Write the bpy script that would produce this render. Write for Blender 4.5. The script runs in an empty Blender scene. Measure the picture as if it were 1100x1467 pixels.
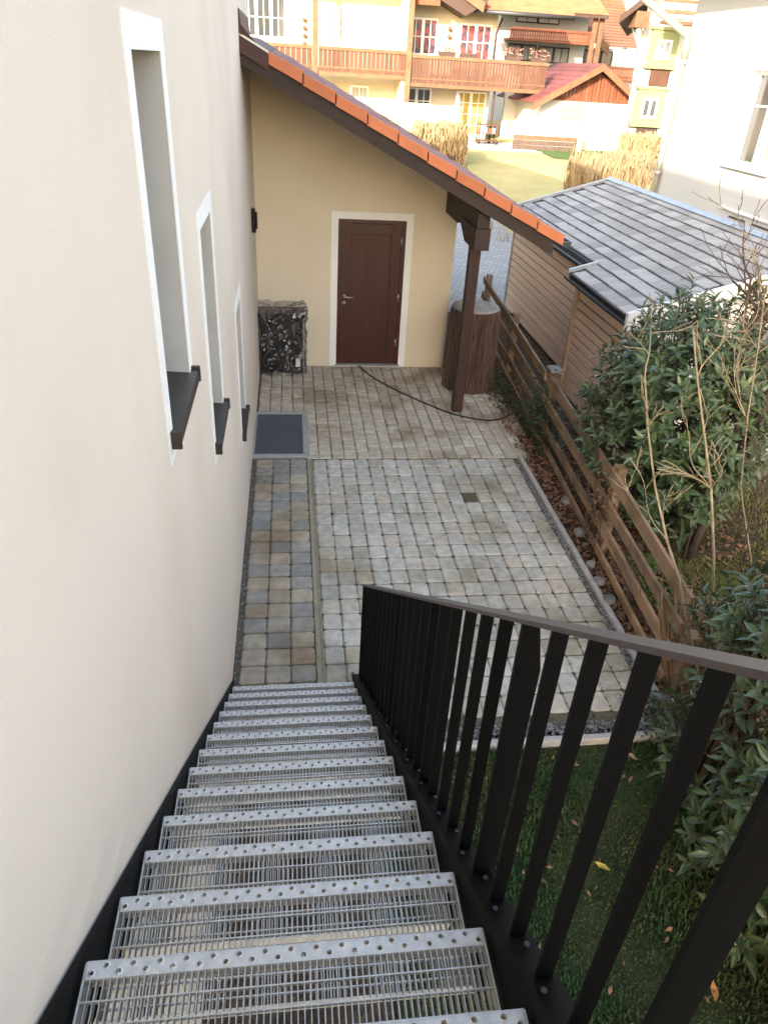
import bpy, math, random
from mathutils import Vector, Matrix
from math import radians as rad, sin, cos, pi
random.seed(7)
S = bpy.context.scene
COL = S.collection
# ------------------------------------------------------------ camera
def Rz(a): return Matrix.Rotation(a, 3, 'Z')
def Rx(a): return Matrix.Rotation(a, 3, 'X')
CR = Rz(rad(-8.31465)) @ Rx(rad(58.3109)) @ Rz(rad(3.61922))
CL = Vector((0.451, 0.0, 3.75)); F = 1034.86
cd = bpy.data.cameras.new('camera'); cam = bpy.data.objects.new('camera', cd); COL.objects.link(cam)
cam.matrix_world = Matrix.Translation(CL) @ CR.to_4x4()
cd.sensor_fit = 'VERTICAL'; cd.sensor_height = 24; cd.lens = 24*F/1467; cd.clip_start = .05; cd.clip_end = 900
S.camera = cam
# ------------------------------------------------------------ light
w = bpy.data.worlds.new('World'); S.world = w; w.use_nodes = True
nt = w.node_tree; bg = nt.nodes['Background']
sky = nt.nodes.new('ShaderNodeTexSky'); sky.sky_type = 'NISHITA'; sky.sun_disc = False
sky.sun_elevation = rad(20.5); sky.sun_rotation = rad(210.7); sky.air_density = 1.0; sky.dust_density = 2.0; sky.ozone_density = 1.0
nt.links.new(sky.outputs[0], bg.inputs[0]); bg.inputs[1].default_value = 0.15
sl = bpy.data.lights.new('sun', 'SUN'); sl.energy = 2.0; sl.angle = rad(.6); sl.color = (1, .98, .95)
sun = bpy.data.objects.new('sun', sl); COL.objects.link(sun)
e = rad(20.5); sd = Vector((-.51*cos(e), -.86*cos(e), sin(e)))
sun.rotation_euler = sd.to_track_quat('Z', 'Y').to_euler(); sun.location = (-20, -30, 30)
S.view_settings.view_transform = 'Standard'; S.view_settings.look = 'None'; S.view_settings.gamma = 1
S.view_settings.exposure = 2.8
S.view_settings.use_white_balance = True
S.view_settings.white_balance_temperature = 7900
S.view_settings.white_balance_tint = 11

# ------------------------------------------------------------ helpers
def ray(px, py): return CR @ Vector((px-550, -(py-733.5), -F))
def atX(px, py, v): r = ray(px, py); return CL + r*((v-CL.x)/r.x)
def atY(px, py, v): r = ray(px, py); return CL + r*((v-CL.y)/r.y)
def atZ(px, py, v=0): r = ray(px, py); return CL + r*((v-CL.z)/r.z)

MATS = {}
def mat(name, c1, c2=None, rough=.8, scale=8, stretch=(1, 1, 1), bump=.15, bscale=60, metal=0, rnd=.0, rndcols=None,
        detail=4, spec=.4, stain=None, stain_scale=.8, transl=0, coord='Object', lo=.3, hi=.7, bstretch=None, coat=0, bdist=.01, hole=None):
    m = bpy.data.materials.new(name); m.use_nodes = True; n = m.node_tree.nodes; l = m.node_tree.links
    b = n['Principled BSDF']; b.inputs['Roughness'].default_value = rough; b.inputs['Metallic'].default_value = metal
    b.inputs['Specular IOR Level'].default_value = spec; b.inputs['Coat Weight'].default_value = coat
    tc = n.new('ShaderNodeTexCoord'); 
    if coord == 'Position':
        g = n.new('ShaderNodeNewGeometry'); src = g.outputs['Position']
    else: src = tc.outputs['Object']
    def noise(sc, st, det=detail):
        mp = n.new('ShaderNodeMapping'); mp.inputs['Scale'].default_value = st; l.new(src, mp.inputs[0])
        t = n.new('ShaderNodeTexNoise'); t.inputs['Scale'].default_value = sc; t.inputs['Detail'].default_value = det
        l.new(mp.outputs[0], t.inputs['Vector']); return t.outputs['Fac']
    oi = n.new('ShaderNodeObjectInfo')
    if rndcols:
        r = n.new('ShaderNodeValToRGB'); r.color_ramp.interpolation = 'CONSTANT'
        k = len(rndcols)
        while len(r.color_ramp.elements) < k: r.color_ramp.elements.new(.5)
        for i, c in enumerate(rndcols): r.color_ramp.elements[i].position = i/k; r.color_ramp.elements[i].color = (*c, 1)
        l.new(oi.outputs['Random'], r.inputs[0]); base = r.outputs[0]
    else: base = None
    r2 = n.new('ShaderNodeValToRGB'); r2.color_ramp.elements[0].position = lo; r2.color_ramp.elements[1].position = hi
    l.new(noise(scale, stretch), r2.inputs[0])
    if base is None:
        c2 = c2 or tuple(x*.8 for x in c1)
        r2.color_ramp.elements[0].color = (*c2, 1); r2.color_ramp.elements[1].color = (*c1, 1); out = r2.outputs[0]
    else:
        r2.color_ramp.elements[0].color = (.72, .72, .70, 1); r2.color_ramp.elements[1].color = (1.05, 1.05, 1.05, 1)
        mx = n.new('ShaderNodeMix'); mx.data_type = 'RGBA'; mx.blend_type = 'MULTIPLY'; mx.inputs[0].default_value = 1
        l.new(base, mx.inputs[6]); l.new(r2.outputs[0], mx.inputs[7]); out = mx.outputs[2]
    if rnd:
        mr = n.new('ShaderNodeMapRange'); mr.inputs[3].default_value = 1-rnd; mr.inputs[4].default_value = 1+rnd
        l.new(oi.outputs['Random'], mr.inputs[0])
        hs = n.new('ShaderNodeHueSaturation'); l.new(mr.outputs[0], hs.inputs['Value']); l.new(out, hs.inputs['Color']); out = hs.outputs[0]
    if stain:
        g = n.new('ShaderNodeNewGeometry'); t = n.new('ShaderNodeTexNoise'); t.inputs['Scale'].default_value = stain_scale; t.inputs['Detail'].default_value = 6
        l.new(g.outputs['Position'], t.inputs['Vector'])
        r3 = n.new('ShaderNodeValToRGB'); r3.color_ramp.elements[0].position = .48; r3.color_ramp.elements[1].position = .68
        l.new(t.outputs['Fac'], r3.inputs[0])
        mx = n.new('ShaderNodeMix'); mx.data_type = 'RGBA'; l.new(r3.outputs[0], mx.inputs[0]); l.new(out, mx.inputs[6])
        mm = n.new('ShaderNodeMix'); mm.data_type = 'RGBA'; mm.blend_type = 'MULTIPLY'; mm.inputs[0].default_value = 1
        l.new(out, mm.inputs[6]); mm.inputs[7].default_value = (*stain, 1); l.new(mm.outputs[2], mx.inputs[7]); out = mx.outputs[2]
    l.new(out, b.inputs['Base Color'])
    if bump:
        bn = n.new('ShaderNodeBump'); bn.inputs['Strength'].default_value = bump; bn.inputs['Distance'].default_value = bdist
        l.new(noise(bscale, bstretch or stretch, 3), bn.inputs['Height']); l.new(bn.outputs[0], b.inputs['Normal'])
    if transl:
        tr = n.new('ShaderNodeBsdfTranslucent'); l.new(out, tr.inputs[0]); ms = n.new('ShaderNodeMixShader'); ms.inputs[0].default_value = transl
        l.new(b.outputs[0], ms.inputs[1]); l.new(tr.outputs[0], ms.inputs[2]); l.new(ms.outputs[0], n['Material Output'].inputs[0])
    MATS[name] = m; return m

class MB:
    """collects shapes in world coordinates, then links them as ONE mesh object"""
    def __init__(s): s.v = []; s.f = []; s.sm = []
    def add(s, vs, fs, M=None, smooth=False):
        o = len(s.v)
        for p in vs:
            p = Vector(p); s.v.append(M @ p if M else p)
        for f in fs: s.f.append([i+o for i in f]); s.sm.append(smooth)
        return s
    def box(s, a, b, M=None):
        x0, y0, z0 = [min(a[i], b[i]) for i in range(3)]; x1, y1, z1 = [max(a[i], b[i]) for i in range(3)]
        return s.add([(x0,y0,z0),(x1,y0,z0),(x1,y1,z0),(x0,y1,z0),(x0,y0,z1),(x1,y0,z1),(x1,y1,z1),(x0,y1,z1)],
              [(0,3,2,1),(4,5,6,7),(0,1,5,4),(1,2,6,5),(2,3,7,6),(3,0,4,7)], M)
    def bbox(s, a, b, c=.005, M=None):
        """box with chamfered long edges"""
        x0, y0, z0 = [min(a[i], b[i]) for i in range(3)]; x1, y1, z1 = [max(a[i], b[i]) for i in range(3)]
        c = min(c, (x1-x0)*.3, (y1-y0)*.3, (z1-z0)*.3)
        d = [x1-x0, y1-y0, z1-z0]; ax = d.index(max(d))
        u, v = [i for i in range(3) if i != ax]
        L0, L1 = (x0, y0, z0), (x1, y1, z1)
        pts = [(L0[u]+c, L0[v]), (L1[u]-c, L0[v]), (L1[u], L0[v]+c), (L1[u], L1[v]-c), (L1[u]-c, L1[v]), (L0[u]+c, L1[v]), (L0[u], L1[v]-c), (L0[u], L0[v]+c)]
        vs = []
        for t in (L0[ax], L1[ax]):
            for p in pts:
                q = [0, 0, 0]; q[ax] = t; q[u] = p[0]; q[v] = p[1]; vs.append(q)
        fs = [(i, (i+1) % 8, 8+(i+1) % 8, 8+i) for i in range(8)] + [tuple(range(7, -1, -1)), tuple(range(8, 16))]
        return s.add(vs, fs, M)
    def prism(s, poly, axis, t0, t1, M=None):
        """poly of 2D points extruded along axis ('x': poly is (y,z); 'y': (x,z); 'z': (x,y))"""
        n = len(poly); vs = []
        for t in (t0, t1):
            for a, b in poly: vs.append({'x': (t, a, b), 'y': (a, t, b), 'z': (a, b, t)}[axis])
        return s.add(vs, [tuple(range(n-1, -1, -1)), tuple(range(n, 2*n))] + [(i, (i+1) % n, n+(i+1) % n, n+i) for i in range(n)], M)
    def tube(s, pts, r, n=6, smooth=True, cap=True):
        pts = [Vector(p) for p in pts]; rs = r if isinstance(r, (list, tuple)) else [r]*len(pts)
        vs = []; fs = []; prev = None
        for i, p in enumerate(pts):
            d = (pts[min(i+1, len(pts)-1)]-pts[max(i-1, 0)]).normalized()
            if prev is None: prev = d.orthogonal().normalized()
            a = (prev - d*prev.dot(d)); a = a.normalized() if a.length > 1e-6 else d.orthogonal().normalized(); prev = a; b = d.cross(a)
            for k in range(n): t = 2*pi*k/n; vs.append(p+(a*cos(t)+b*sin(t))*rs[i])
        for i in range(len(pts)-1):
            for k in range(n): fs.append((i*n+k, i*n+(k+1) % n, (i+1)*n+(k+1) % n, (i+1)*n+k))
        if cap: fs.append(tuple(range(n-1, -1, -1))); fs.append(tuple(range((len(pts)-1)*n, len(pts)*n)))
        return s.add(vs, fs, None, smooth)
    def lathe(s, prof, c, n=24, smooth=True):
        vs = []; fs = []
        for r, z in prof:
            for k in range(n): t = 2*pi*k/n; vs.append((c[0]+r*cos(t), c[1]+r*sin(t), c[2]+z))
        for i in range(len(prof)-1):
            for k in range(n): fs.append((i*n+k, i*n+(k+1) % n, (i+1)*n+(k+1) % n, (i+1)*n+k))
        fs.append(tuple(range(n-1, -1, -1))); fs.append(tuple(range((len(prof)-1)*n, len(prof)*n)))
        return s.add(vs, fs, None, smooth)
    def mesh(s, name, m=None, off=(0, 0, 0)):
        me = bpy.data.meshes.new(name); o = Vector(off)
        me.from_pydata([tuple(p-o) for p in s.v], [], s.f)
        me.polygons.foreach_set('use_smooth', s.sm)
        if m: me.materials.append(m)
        me.update(); return me
    def build(s, name, m, parent=None, at=None, label=None):
        if parent: off = WORLD[parent.name]
        else: off = Vector(at) if at is not None else Vector((0, 0, 0))
        me = s.mesh(name, m, off)
        o = link(name, me, parent)
        if not parent: o.location = off; 
        WORLD[o.name] = off.copy()
        if label: o['label'] = label
        return o
WORLD = {}
def link(name, data, parent=None):
    o = bpy.data.objects.new(name, data); COL.objects.link(o)
    if parent: o.parent = parent
    return o
def thing(name, label, cat, at, group=None):
    o = link(name, None); o.location = at; WORLD[o.name] = Vector(at); o['label'] = label; o['category'] = cat
    o.empty_display_size = .2
    if group: o['group'] = group
    return o
def tag(o, label, cat, group=None):
    o['label'] = label; o['category'] = cat
    if group: o['group'] = group
    return o
def structure(o): o['kind'] = 'structure'; return o
def stuff(o, label=None, cat=None):
    o['kind'] = 'stuff'
    if label: o['label'] = label
    if cat: o['category'] = cat
    return o
def pieces(lst, name, parent, m, limit=300, cap=None):
    """lst of (matrix, mesh): nearest as objects sharing meshes, the rest joined"""
    off = WORLD[parent.name]
    lst = sorted(lst, key=lambda t: (t[0].translation-CL).length)
    for M, me in lst[:limit]:
        o = link(name, me, parent); o.matrix_local = Matrix.Translation(-off) @ M
    if len(lst) > limit:
        V = []; Fc = []
        for M, me in lst[limit:]:
            k = len(V); V += [tuple((M @ v.co) - off) for v in me.vertices]; Fc += [[i+k for i in p.vertices] for p in me.polygons]
        me2 = bpy.data.meshes.new(name+'_rest'); me2.from_pydata(V, [], Fc); me2.materials.append(m)
        o = link('distant_'+name, me2, parent); o['kind'] = 'stuff'
def J(a, s): return a + random.uniform(-s, s)

# ------------------------------------------------------------ materials
plaster = mat('cream_plaster', (.695, .615, .535), (.655, .58, .505), rough=.95, scale=1.2, stain=(.93, .91, .885), stain_scale=.7, bump=.25, bscale=160, bdist=.004)
ochre = mat('ochre_plaster', (.68, .585, .46), (.635, .545, .425), rough=.95, scale=1.5, bump=.3, bscale=150, bdist=.004)
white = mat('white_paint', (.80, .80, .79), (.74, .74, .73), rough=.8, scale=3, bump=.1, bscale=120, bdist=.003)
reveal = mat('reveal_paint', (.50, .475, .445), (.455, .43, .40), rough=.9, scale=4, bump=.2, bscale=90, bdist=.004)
darkwood = mat('dark_stained_wood', (.035, .017, .013), (.02, .011, .009), rough=.6, scale=5, stretch=(1, .15, 1), bump=.2, bscale=60)
postwood = mat('dark_post_wood', (.06, .024, .018), (.028, .014, .012), rough=.65, scale=9, stretch=(2, 2, .2), bump=.4, bscale=50)
doorwood = mat('mahogany_door', (.068, .016, .012), (.038, .010, .008), rough=.38, scale=7, stretch=(3, 3, .12), bump=.06, bscale=60, coat=.2)
soffit = mat('soffit_boards', (.05, .03, .025), (.03, .02, .018), rough=.8, scale=8)
sillm = mat('brown_sill_metal', (.045, .03, .025), (.03, .022, .018), rough=.4, scale=12, bump=.05)
orange = mat('orange_clay', (.56, .18, .085), (.47, .15, .07), rough=.75, scale=3, bump=.15, bscale=90, rnd=.12)
mauve = mat('weathered_clay', (.31, .16, .135), (.21, .11, .095), rough=.7, scale=9, bump=.2, bscale=60, rnd=.15)
flash = mat('brown_sheet_metal', (.085, .045, .04), (.07, .037, .033), rough=.7, scale=5, bump=.05, spec=.2)
galv = mat('galvanised_steel', (.62, .61, .59), (.46, .455, .445), rough=.42, scale=40, bump=.05, metal=.3, spec=.6)
blacksteel = mat('black_powder_coat', (.006, .0055, .0058), (.0045, .0045, .0045), spec=.10, rough=.6, scale=30, bump=.25, bscale=500, bdist=.001)
railtop = mat('brown_black_rail', (.075, .054, .050), (.058, .042, .038), rough=.5, scale=30, bump=.2, bscale=500, bdist=.001)
paver = mat('grey_cobble', (1, 1, 1), rough=.85, scale=14, bump=.5, bscale=55, bdist=.006, stain=(.62, .57, .48), stain_scale=1.1, coord='Position',
    rndcols=[(0.478,0.455,0.399),(0.530,0.495,0.432),(0.447,0.429,0.380),(0.510,0.449,0.370),(0.551,0.525,0.465),(0.437,0.409,0.351),(0.489,0.465,0.418),(0.520,0.470,0.399),(0.468,0.455,0.408),(0.541,0.505,0.442),(0.416,0.389,0.323),(0.499,0.480,0.427)])
paver_b = mat('sandy_block', (1, 1, 1), rough=.85, scale=12, bump=.4, bscale=60, bdist=.005, stain=(.50, .42, .32), stain_scale=1.3, coord='Position',
    rndcols=[(.50,.44,.36),(.54,.47,.38),(.47,.41,.33),(.52,.46,.38),(.56,.50,.41),(.45,.39,.32),(.51,.44,.36)])
paver_c = mat('brown_cobble', (1, 1, 1), rough=.85, scale=12, bump=.5, bscale=55, bdist=.006, stain=(.7, .62, .5), stain_scale=1.4, coord='Position',
    rndcols=[(.42,.36,.28),(.31,.30,.27),(.45,.37,.28),(.38,.34,.27),(.28,.28,.265),(.47,.42,.33),(.40,.33,.26),(.36,.34,.30)])
joint = mat('mossy_joint', (.15, .125, .09), (.07, .064, .042), rough=1, scale=20, bump=.6, bscale=90)
concrete = mat('concrete', (.42, .41, .39), (.33, .325, .31), rough=.9, scale=18, bump=.3, bscale=120)
stone = mat('grey_stone', (.26, .255, .25), (.12, .12, .12), rough=.85, scale=3, bump=.5, bscale=30, rnd=.3, hi=.6)
gravelm = mat('slate_gravel', (.30, .30, .32), (.09, .09, .10), rough=.8, scale=30, bump=.4, bscale=90, coord='Position', lo=.4, hi=.6)
soil = mat('leafy_soil', (.10, .065, .04), (.03, .022, .016), rough=1, scale=12, bump=1, bscale=40, coord='Position', bdist=.03)
lawnbase = mat('dark_lawn_soil', (.035, .045, .016), (.016, .024, .009), rough=1, scale=6, bump=.6, bscale=40, coord='Position')
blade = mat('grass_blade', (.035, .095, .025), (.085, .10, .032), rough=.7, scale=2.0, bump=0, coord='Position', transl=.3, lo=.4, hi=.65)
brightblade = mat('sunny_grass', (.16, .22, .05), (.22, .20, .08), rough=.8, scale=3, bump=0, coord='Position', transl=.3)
farlawn = mat('far_lawn', (.46, .37, .17), (.30, .29, .11), rough=1, scale=.5, bump=.5, bscale=30, coord='Position', detail=8, bdist=.05)
greenlawn = mat('green_lawn', (.07, .13, .03), (.045, .09, .02), rough=1, scale=2, bump=.5, bscale=60, coord='Position')
fencewood = mat('weathered_fence', (.36, .225, .14), (.17, .11, .075), rough=.8, scale=7, stretch=(1, .12, 1), bump=.6, bscale=40, bstretch=(1, .06, 2), rnd=.25, stain=(.55, .6, .45), stain_scale=3)
larch = mat('larch_siding', (.80, .60, .48), (.69, .50, .39), rough=.75, scale=5, stretch=(1, .1, 1.5), bump=.2, bscale=60, bstretch=(1, .05, 2), rnd=.07, hi=.8)
larchtrim = mat('larch_trim', (.58, .40, .28), (.50, .34, .23), rough=.75, scale=5, bump=.2)
shingle = mat('grey_shingle', (.40, .39, .375), (.25, .245, .24), rough=.8, scale=14, stretch=(.25, 3, 1), bump=.5, bscale=90, rnd=.22)
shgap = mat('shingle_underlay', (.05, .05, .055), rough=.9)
gutterm = mat('grey_zinc', (.42, .44, .46), (.32, .34, .36), rough=.4, metal=.5, scale=6, bump=.05)
dgutter = mat('dark_gutter', (.05, .055, .06), rough=.45, metal=.3, bump=.03)
bark = mat('bark_barrel', (.13, .078, .06), (.045, .028, .022), rough=.8, scale=60, stretch=(1, 1, .07), bump=1.0, bscale=34, bstretch=(1, 1, .08), lo=.35, hi=.6, bdist=.03)
barktop = mat('barrel_lid', (.36, .35, .34), (.22, .21, .20), rough=.7, scale=8, bump=.3, bscale=40)
blackp = mat('black_plastic', (.008, .008, .010), rough=.22, bump=.05)
rubber = mat('black_rubber', (.012, .012, .012), rough=.6)
steel = mat('brushed_steel', (.6, .58, .55), rough=.3, metal=.9, bump=0)
leafm = mat('laurel_leaf', (.05, .10, .042), (.115, .165, .07), rough=.28, scale=8, bump=.1, bscale=30, rnd=.4, spec=.6, transl=.15, coord='Position')
leaf_br = mat('bright_leaf', (.13, .26, .05), (.09, .19, .04), rough=.35, scale=3, bump=.1, rnd=.3, transl=.3)
twig = mat('pale_twig', (.42, .34, .23), (.25, .19, .12), rough=.8, scale=9, bump=.3)
darktwig = mat('dark_bark', (.13, .085, .065), (.06, .042, .035), rough=.9, scale=14, bump=.6, bscale=40)
straw = mat('dry_beech', (.40, .30, .18), (.26, .18, .10), rough=.9, scale=6, bump=0, coord='Position', transl=.2)
litter = mat('dead_leaves', (.26, .14, .08), (.11, .055, .035), rough=.85, scale=9, bump=.2, coord='Position')
ivy = mat('ivy_leaf', (.04, .07, .025), (.02, .035, .015), rough=.45, scale=7, bump=.1, coord='Position')
fwhite = mat('far_white_render', (.47, .465, .45), (.44, .435, .42), rough=.95, scale=.7, bump=.15, bscale=40)
fcream = mat('far_cream_render', (.46, .41, .33), (.43, .385, .31), rough=.95, scale=.6, bump=.15, bscale=40)
fwood = mat('balcony_wood', (.115, .050, .032), (.07, .032, .021), rough=.8, scale=5, stretch=(3, 3, .3), bump=.3, rnd=.18)
fwood2 = mat('balcony_rail_wood', (.17, .09, .05), (.11, .058, .034), rough=.8, scale=4, bump=.2, rnd=.1)
fred = mat('gable_board', (.20, .065, .032), (.13, .04, .022), rough=.8, scale=4, stretch=(3, 3, .2), bump=.2, rnd=.15)
ftile = mat('far_orange_tile', (.38, .14, .07), (.28, .10, .05), rough=.85, scale=2, bump=.2, rnd=.15)
fredtile = mat('far_red_tile', (.17, .05, .048), (.12, .036, .036), rough=.8, scale=2, bump=.2, rnd=.15)
fdark = mat('far_dark_timber', (.06, .035, .028), rough=.8)
fgreen = mat('green_surround', (.22, .25, .12), (.20, .225, .11), rough=.9, scale=2)
curtain = mat('curtain_glass', (.40, .40, .38), (.16, .17, .18), rough=.25, scale=3, stretch=(8, 1, .3), bump=.0)
yellowc = mat('yellow_curtain', (.42, .32, .08), (.28, .2, .05), rough=.5, scale=4, stretch=(8, 1, .3), bump=0)
redcheck = mat('red_curtain', (.25, .04, .05), (.03, .03, .04), rough=.3, scale=5, bump=0, lo=.45, hi=.55)
glass = mat('dark_glass', (.035, .04, .045), (.06, .065, .07), rough=.08, scale=.8, bump=0, spec=.8)
glassblock = mat('glass_block', (.19, .21, .20), (.11, .125, .12), rough=.2, scale=9, bump=.4, bscale=30)
parasol = mat('blue_grey_cloth', (.42, .47, .60), rough=.9)
flower = mat('flowers', (.55, .28, .22), (.25, .10, .09), rough=.9, scale=12, coord='Position')
doorgrey = mat('grey_door', (.17, .18, .20), (.15, .16, .18), rough=.5)
whitepanel = mat('white_panel', (.74, .74, .73), (.70, .70, .69), rough=.7, scale=3)
mesh_mat = mat('dark_mesh', (.13, .14, .16), (.07, .075, .09), rough=.6, scale=30)
# driveway: small blocks too far to tell apart
def driveway_mat():
    m = bpy.data.materials.new('driveway_blocks'); m.use_nodes = True; n = m.node_tree.nodes; l = m.node_tree.links; b = n['Principled BSDF']
    g = n.new('ShaderNodeNewGeometry'); mp = n.new('ShaderNodeMapping'); mp.inputs['Rotation'].default_value = (0, 0, .35); l.new(g.outputs['Position'], mp.inputs[0])
    t = n.new('ShaderNodeTexBrick'); t.inputs['Color1'].default_value = (.31, .305, .295, 1); t.inputs['Color2'].default_value = (.25, .245, .235, 1); t.inputs['Mortar'].default_value = (.17, .17, .165, 1)
    t.inputs['Scale'].default_value = 1; t.inputs['Brick Width'].default_value = .22; t.inputs['Row Height'].default_value = .16; t.inputs['Mortar Size'].default_value = .012
    l.new(mp.outputs[0], t.inputs[0]); l.new(t.outputs[0], b.inputs['Base Color']); b.inputs['Roughness'].default_value = .85
    bn = n.new('ShaderNodeBump'); bn.inputs['Strength'].default_value = .5; bn.inputs['Distance'].default_value = .02; bn.invert = True
    l.new(t.outputs['Fac'], bn.inputs['Height']); l.new(bn.outputs[0], b.inputs['Normal']); return m
drivem = driveway_mat()
def film_mat():
    m = bpy.data.materials.new('clear_film'); m.use_nodes = True; n = m.node_tree.nodes; l = m.node_tree.links; n.remove(n['Principled BSDF'])
    tr = n.new('ShaderNodeBsdfTransparent'); gl = n.new('ShaderNodeBsdfGlossy'); gl.inputs['Roughness'].default_value = .12; gl.inputs[0].default_value = (.95, .95, 1, 1)
    fr = n.new('ShaderNodeLayerWeight'); fr.inputs[0].default_value = .32
    g = n.new('ShaderNodeNewGeometry'); mp = n.new('ShaderNodeMapping'); mp.inputs['Scale'].default_value = (2.4, 2.4, 1.3); mp.inputs['Rotation'].default_value = (0, .7, 0); l.new(g.outputs['Position'], mp.inputs[0])
    t = n.new('ShaderNodeTexNoise'); t.inputs['Scale'].default_value = 1.6; t.inputs['Detail'].default_value = 3; t.inputs['Distortion'].default_value = 1.8; l.new(mp.outputs[0], t.inputs['Vector'])
    bn = n.new('ShaderNodeBump'); bn.inputs['Distance'].default_value = .09; bn.inputs['Strength'].default_value = 1; l.new(t.outputs['Fac'], bn.inputs['Height']); l.new(bn.outputs[0], gl.inputs['Normal']); l.new(bn.outputs[0], fr.inputs['Normal'])
    mr = n.new('ShaderNodeMapRange'); mr.inputs[3].default_value = .05; mr.inputs[4].default_value = .75; l.new(fr.outputs['Fresnel'], mr.inputs[0])
    ms = n.new('ShaderNodeMixShader'); l.new(mr.outputs[0], ms.inputs[0]); l.new(tr.outputs[0], ms.inputs[1]); l.new(gl.outputs[0], ms.inputs[2])
    # milky streaks along the folds; they also paint white highlights into the film
    t2 = n.new('ShaderNodeTexNoise'); t2.inputs['Scale'].default_value = 1.5; t2.inputs['Detail'].default_value = 0; t2.inputs['Distortion'].default_value = 1.6; l.new(mp.outputs[0], t2.inputs['Vector'])
    cr = n.new('ShaderNodeValToRGB'); e0 = cr.color_ramp.elements; e0[0].position = .475; e0[0].color = (0, 0, 0, 1); e0[1].position = .50; e0[1].color = (.14, .14, .14, 1); x_ = e0.new(.515); x_.color = (0, 0, 0, 1)
    l.new(t2.outputs['Fac'], cr.inputs[0]); df = n.new('ShaderNodeBsdfDiffuse'); df.inputs[0].default_value = (.8, .82, .86, 1); m2 = n.new('ShaderNodeMixShader')
    l.new(cr.outputs[0], m2.inputs[0]); l.new(ms.outputs[0], m2.inputs[1]); l.new(df.outputs[0], m2.inputs[2]); l.new(m2.outputs[0], n['Material Output'].inputs[0]); return m
film = film_mat()

# ------------------------------------------------------------ the ground
def ramp(y): t = min(1, max(0, (y-15)/21)); return .86*t*t*(3-2*t) + max(0, y-38)*.012
def sheet(name, x0, x1, y0, y1, z, m, nx=1, ny=1, follow=True):
    b = MB(); vs = []; fs = []
    for j in range(ny+1):
        for i in range(nx+1):
            y = y0+(y1-y0)*j/ny; vs.append((x0+(x1-x0)*i/nx, y, z+(ramp(y) if follow else 0)))
    for j in range(ny):
        for i in range(nx): a = j*(nx+1)+i; fs.append((a, a+1, a+nx+2, a+nx+1))
    b.add(vs, fs, None, True); return structure(b.build(name, m))
sheet('ground', -60, 120, -30, 13.2, -.045, soil, follow=False)
sheet('far_lawn', -60, 120, 13.2, 300, -.045, farlawn, 1, 220)
sheet('near_lawn', .9, 3.5, -2, 3.14, -.03, lawnbase, follow=False)
sheet('driveway', 2.75, 6.3, 12.9, 22, -.012, drivem, 1, 20)
sheet('paving_bed', -.02, 3.0, 3.2, 10.06, -.014, joint, follow=False)

# cobbles
def cobble(wd, ln, m, rr=.018, n=5):
    out = []
    for k in range(n):
        hw, hl = wd/2, ln/2; c = rr*random.uniform(.8, 1.3)
        P = [(-hw+c, -hl), (0, -hl*J(1, .015)), (hw-c, -hl), (hw, -hl+c), (hw*J(1, .02), 0), (hw, hl-c), (hw-c, hl), (0, hl*J(1, .015)), (-hw+c, hl), (-hw, hl-c), (-hw*J(1, .02), 0), (-hw, -hl+c)]
        P = [(J(x, .003), J(y, .003)) for x, y in P]; N = len(P); q = .012
        vs = [(x*(1-q/hw), y*(1-q/hl), 0) for x, y in P] + [(x, y, -.009) for x, y in P] + [(x, y, -.04) for x, y in P]
        fs = [tuple(range(N))] + [(i, N+i, N+(i+1) % N, (i+1) % N) for i in range(N)] + [(N+i, 2*N+i, 2*N+(i+1) % N, N+(i+1) % N) for i in range(N)]
        b = MB(); b.add(vs, fs); out.append(b.mesh('cobble', m))
    return out
def place(x, y, jz=.0035):
    return Matrix.Translation((J(x, .002), J(y, .002), J(0, jz))) @ Matrix.Rotation(J(0, .012), 4, 'Z') @ Matrix.Rotation(J(0, .012), 4, 'X') @ Matrix.Rotation(J(0, .012), 4, 'Y')
def paved(name): o = link(name, None); WORLD[o.name] = Vector((0, 0, 0)); return structure(o)
main = paved('patio_paving'); px_, py_ = .1525, .1895
VB = cobble(px_-.006, py_-.008, paver, .015); lst = []
tg = atZ(667, 714); ys = [7.14-py_*(j+.5) for j in range(21)]
for j, y in enumerate(ys):
    n = 15
    for i in range(n):
        x = .66+px_*(i+.5)
        if x+px_/2 > 2.99: continue
        if y < 3.3: continue
        if abs(x-tg.x) < px_/2 and abs(y-tg.y) < py_/2: oddM = place(x, y); continue
        lst.append((place(x, y), random.choice(VB)))
pieces(lst, 'cobble', main, paver)
o = link('cobble', VB[0].copy(), main); o.data.materials.clear(); o.matrix_local = oddM; o['label'] = 'single dark brown mossy cobble'
o.data.materials.append(mat('mossy_brown_cobble', (.13, .10, .055), (.08, .065, .035), rough=1, scale=30, bump=.6, bscale=80))
back = paved('back_paving'); cw = .1425; lst = []; VA = {L: cobble(cw-.007, L-.007, paver_b, .006, 3) for L in (.13, .19, .25)}
ncol = 23
for i in range(ncol):
    x = .02+cw*(i+.5); y = 10.04 if x < 2.7 else 10.35; ymin = 7.16 if x > .66 else 8.42
    if x > 3.2: ymin = 7.8
    while y > ymin+.02:
        L = random.choice((.13, .19, .19, .25, .25))
        if y-L < ymin+.06:
            L = y-ymin; lst.append((place(x, y-L/2, .0015), cobble(cw-.007, L-.007, paver_b, .006, 1)[0])); break
        lst.append((place(x, y-L/2, .0015), random.choice(VA[L]))); y -= L
pieces(lst, 'paving_block', back, paver_b)
stripp = paved('wall_strip_paving'); lst = []; VC = cobble(.176, .172, paver_c)
for i in range(3):
    x = .045+.183*(i+.5); y = 7.15
    while y > 3.0: lst.append((place(x, y-.0895), random.choice(VC))); y -= .179
pieces(lst, 'cobble', stripp, paver_c)
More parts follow.
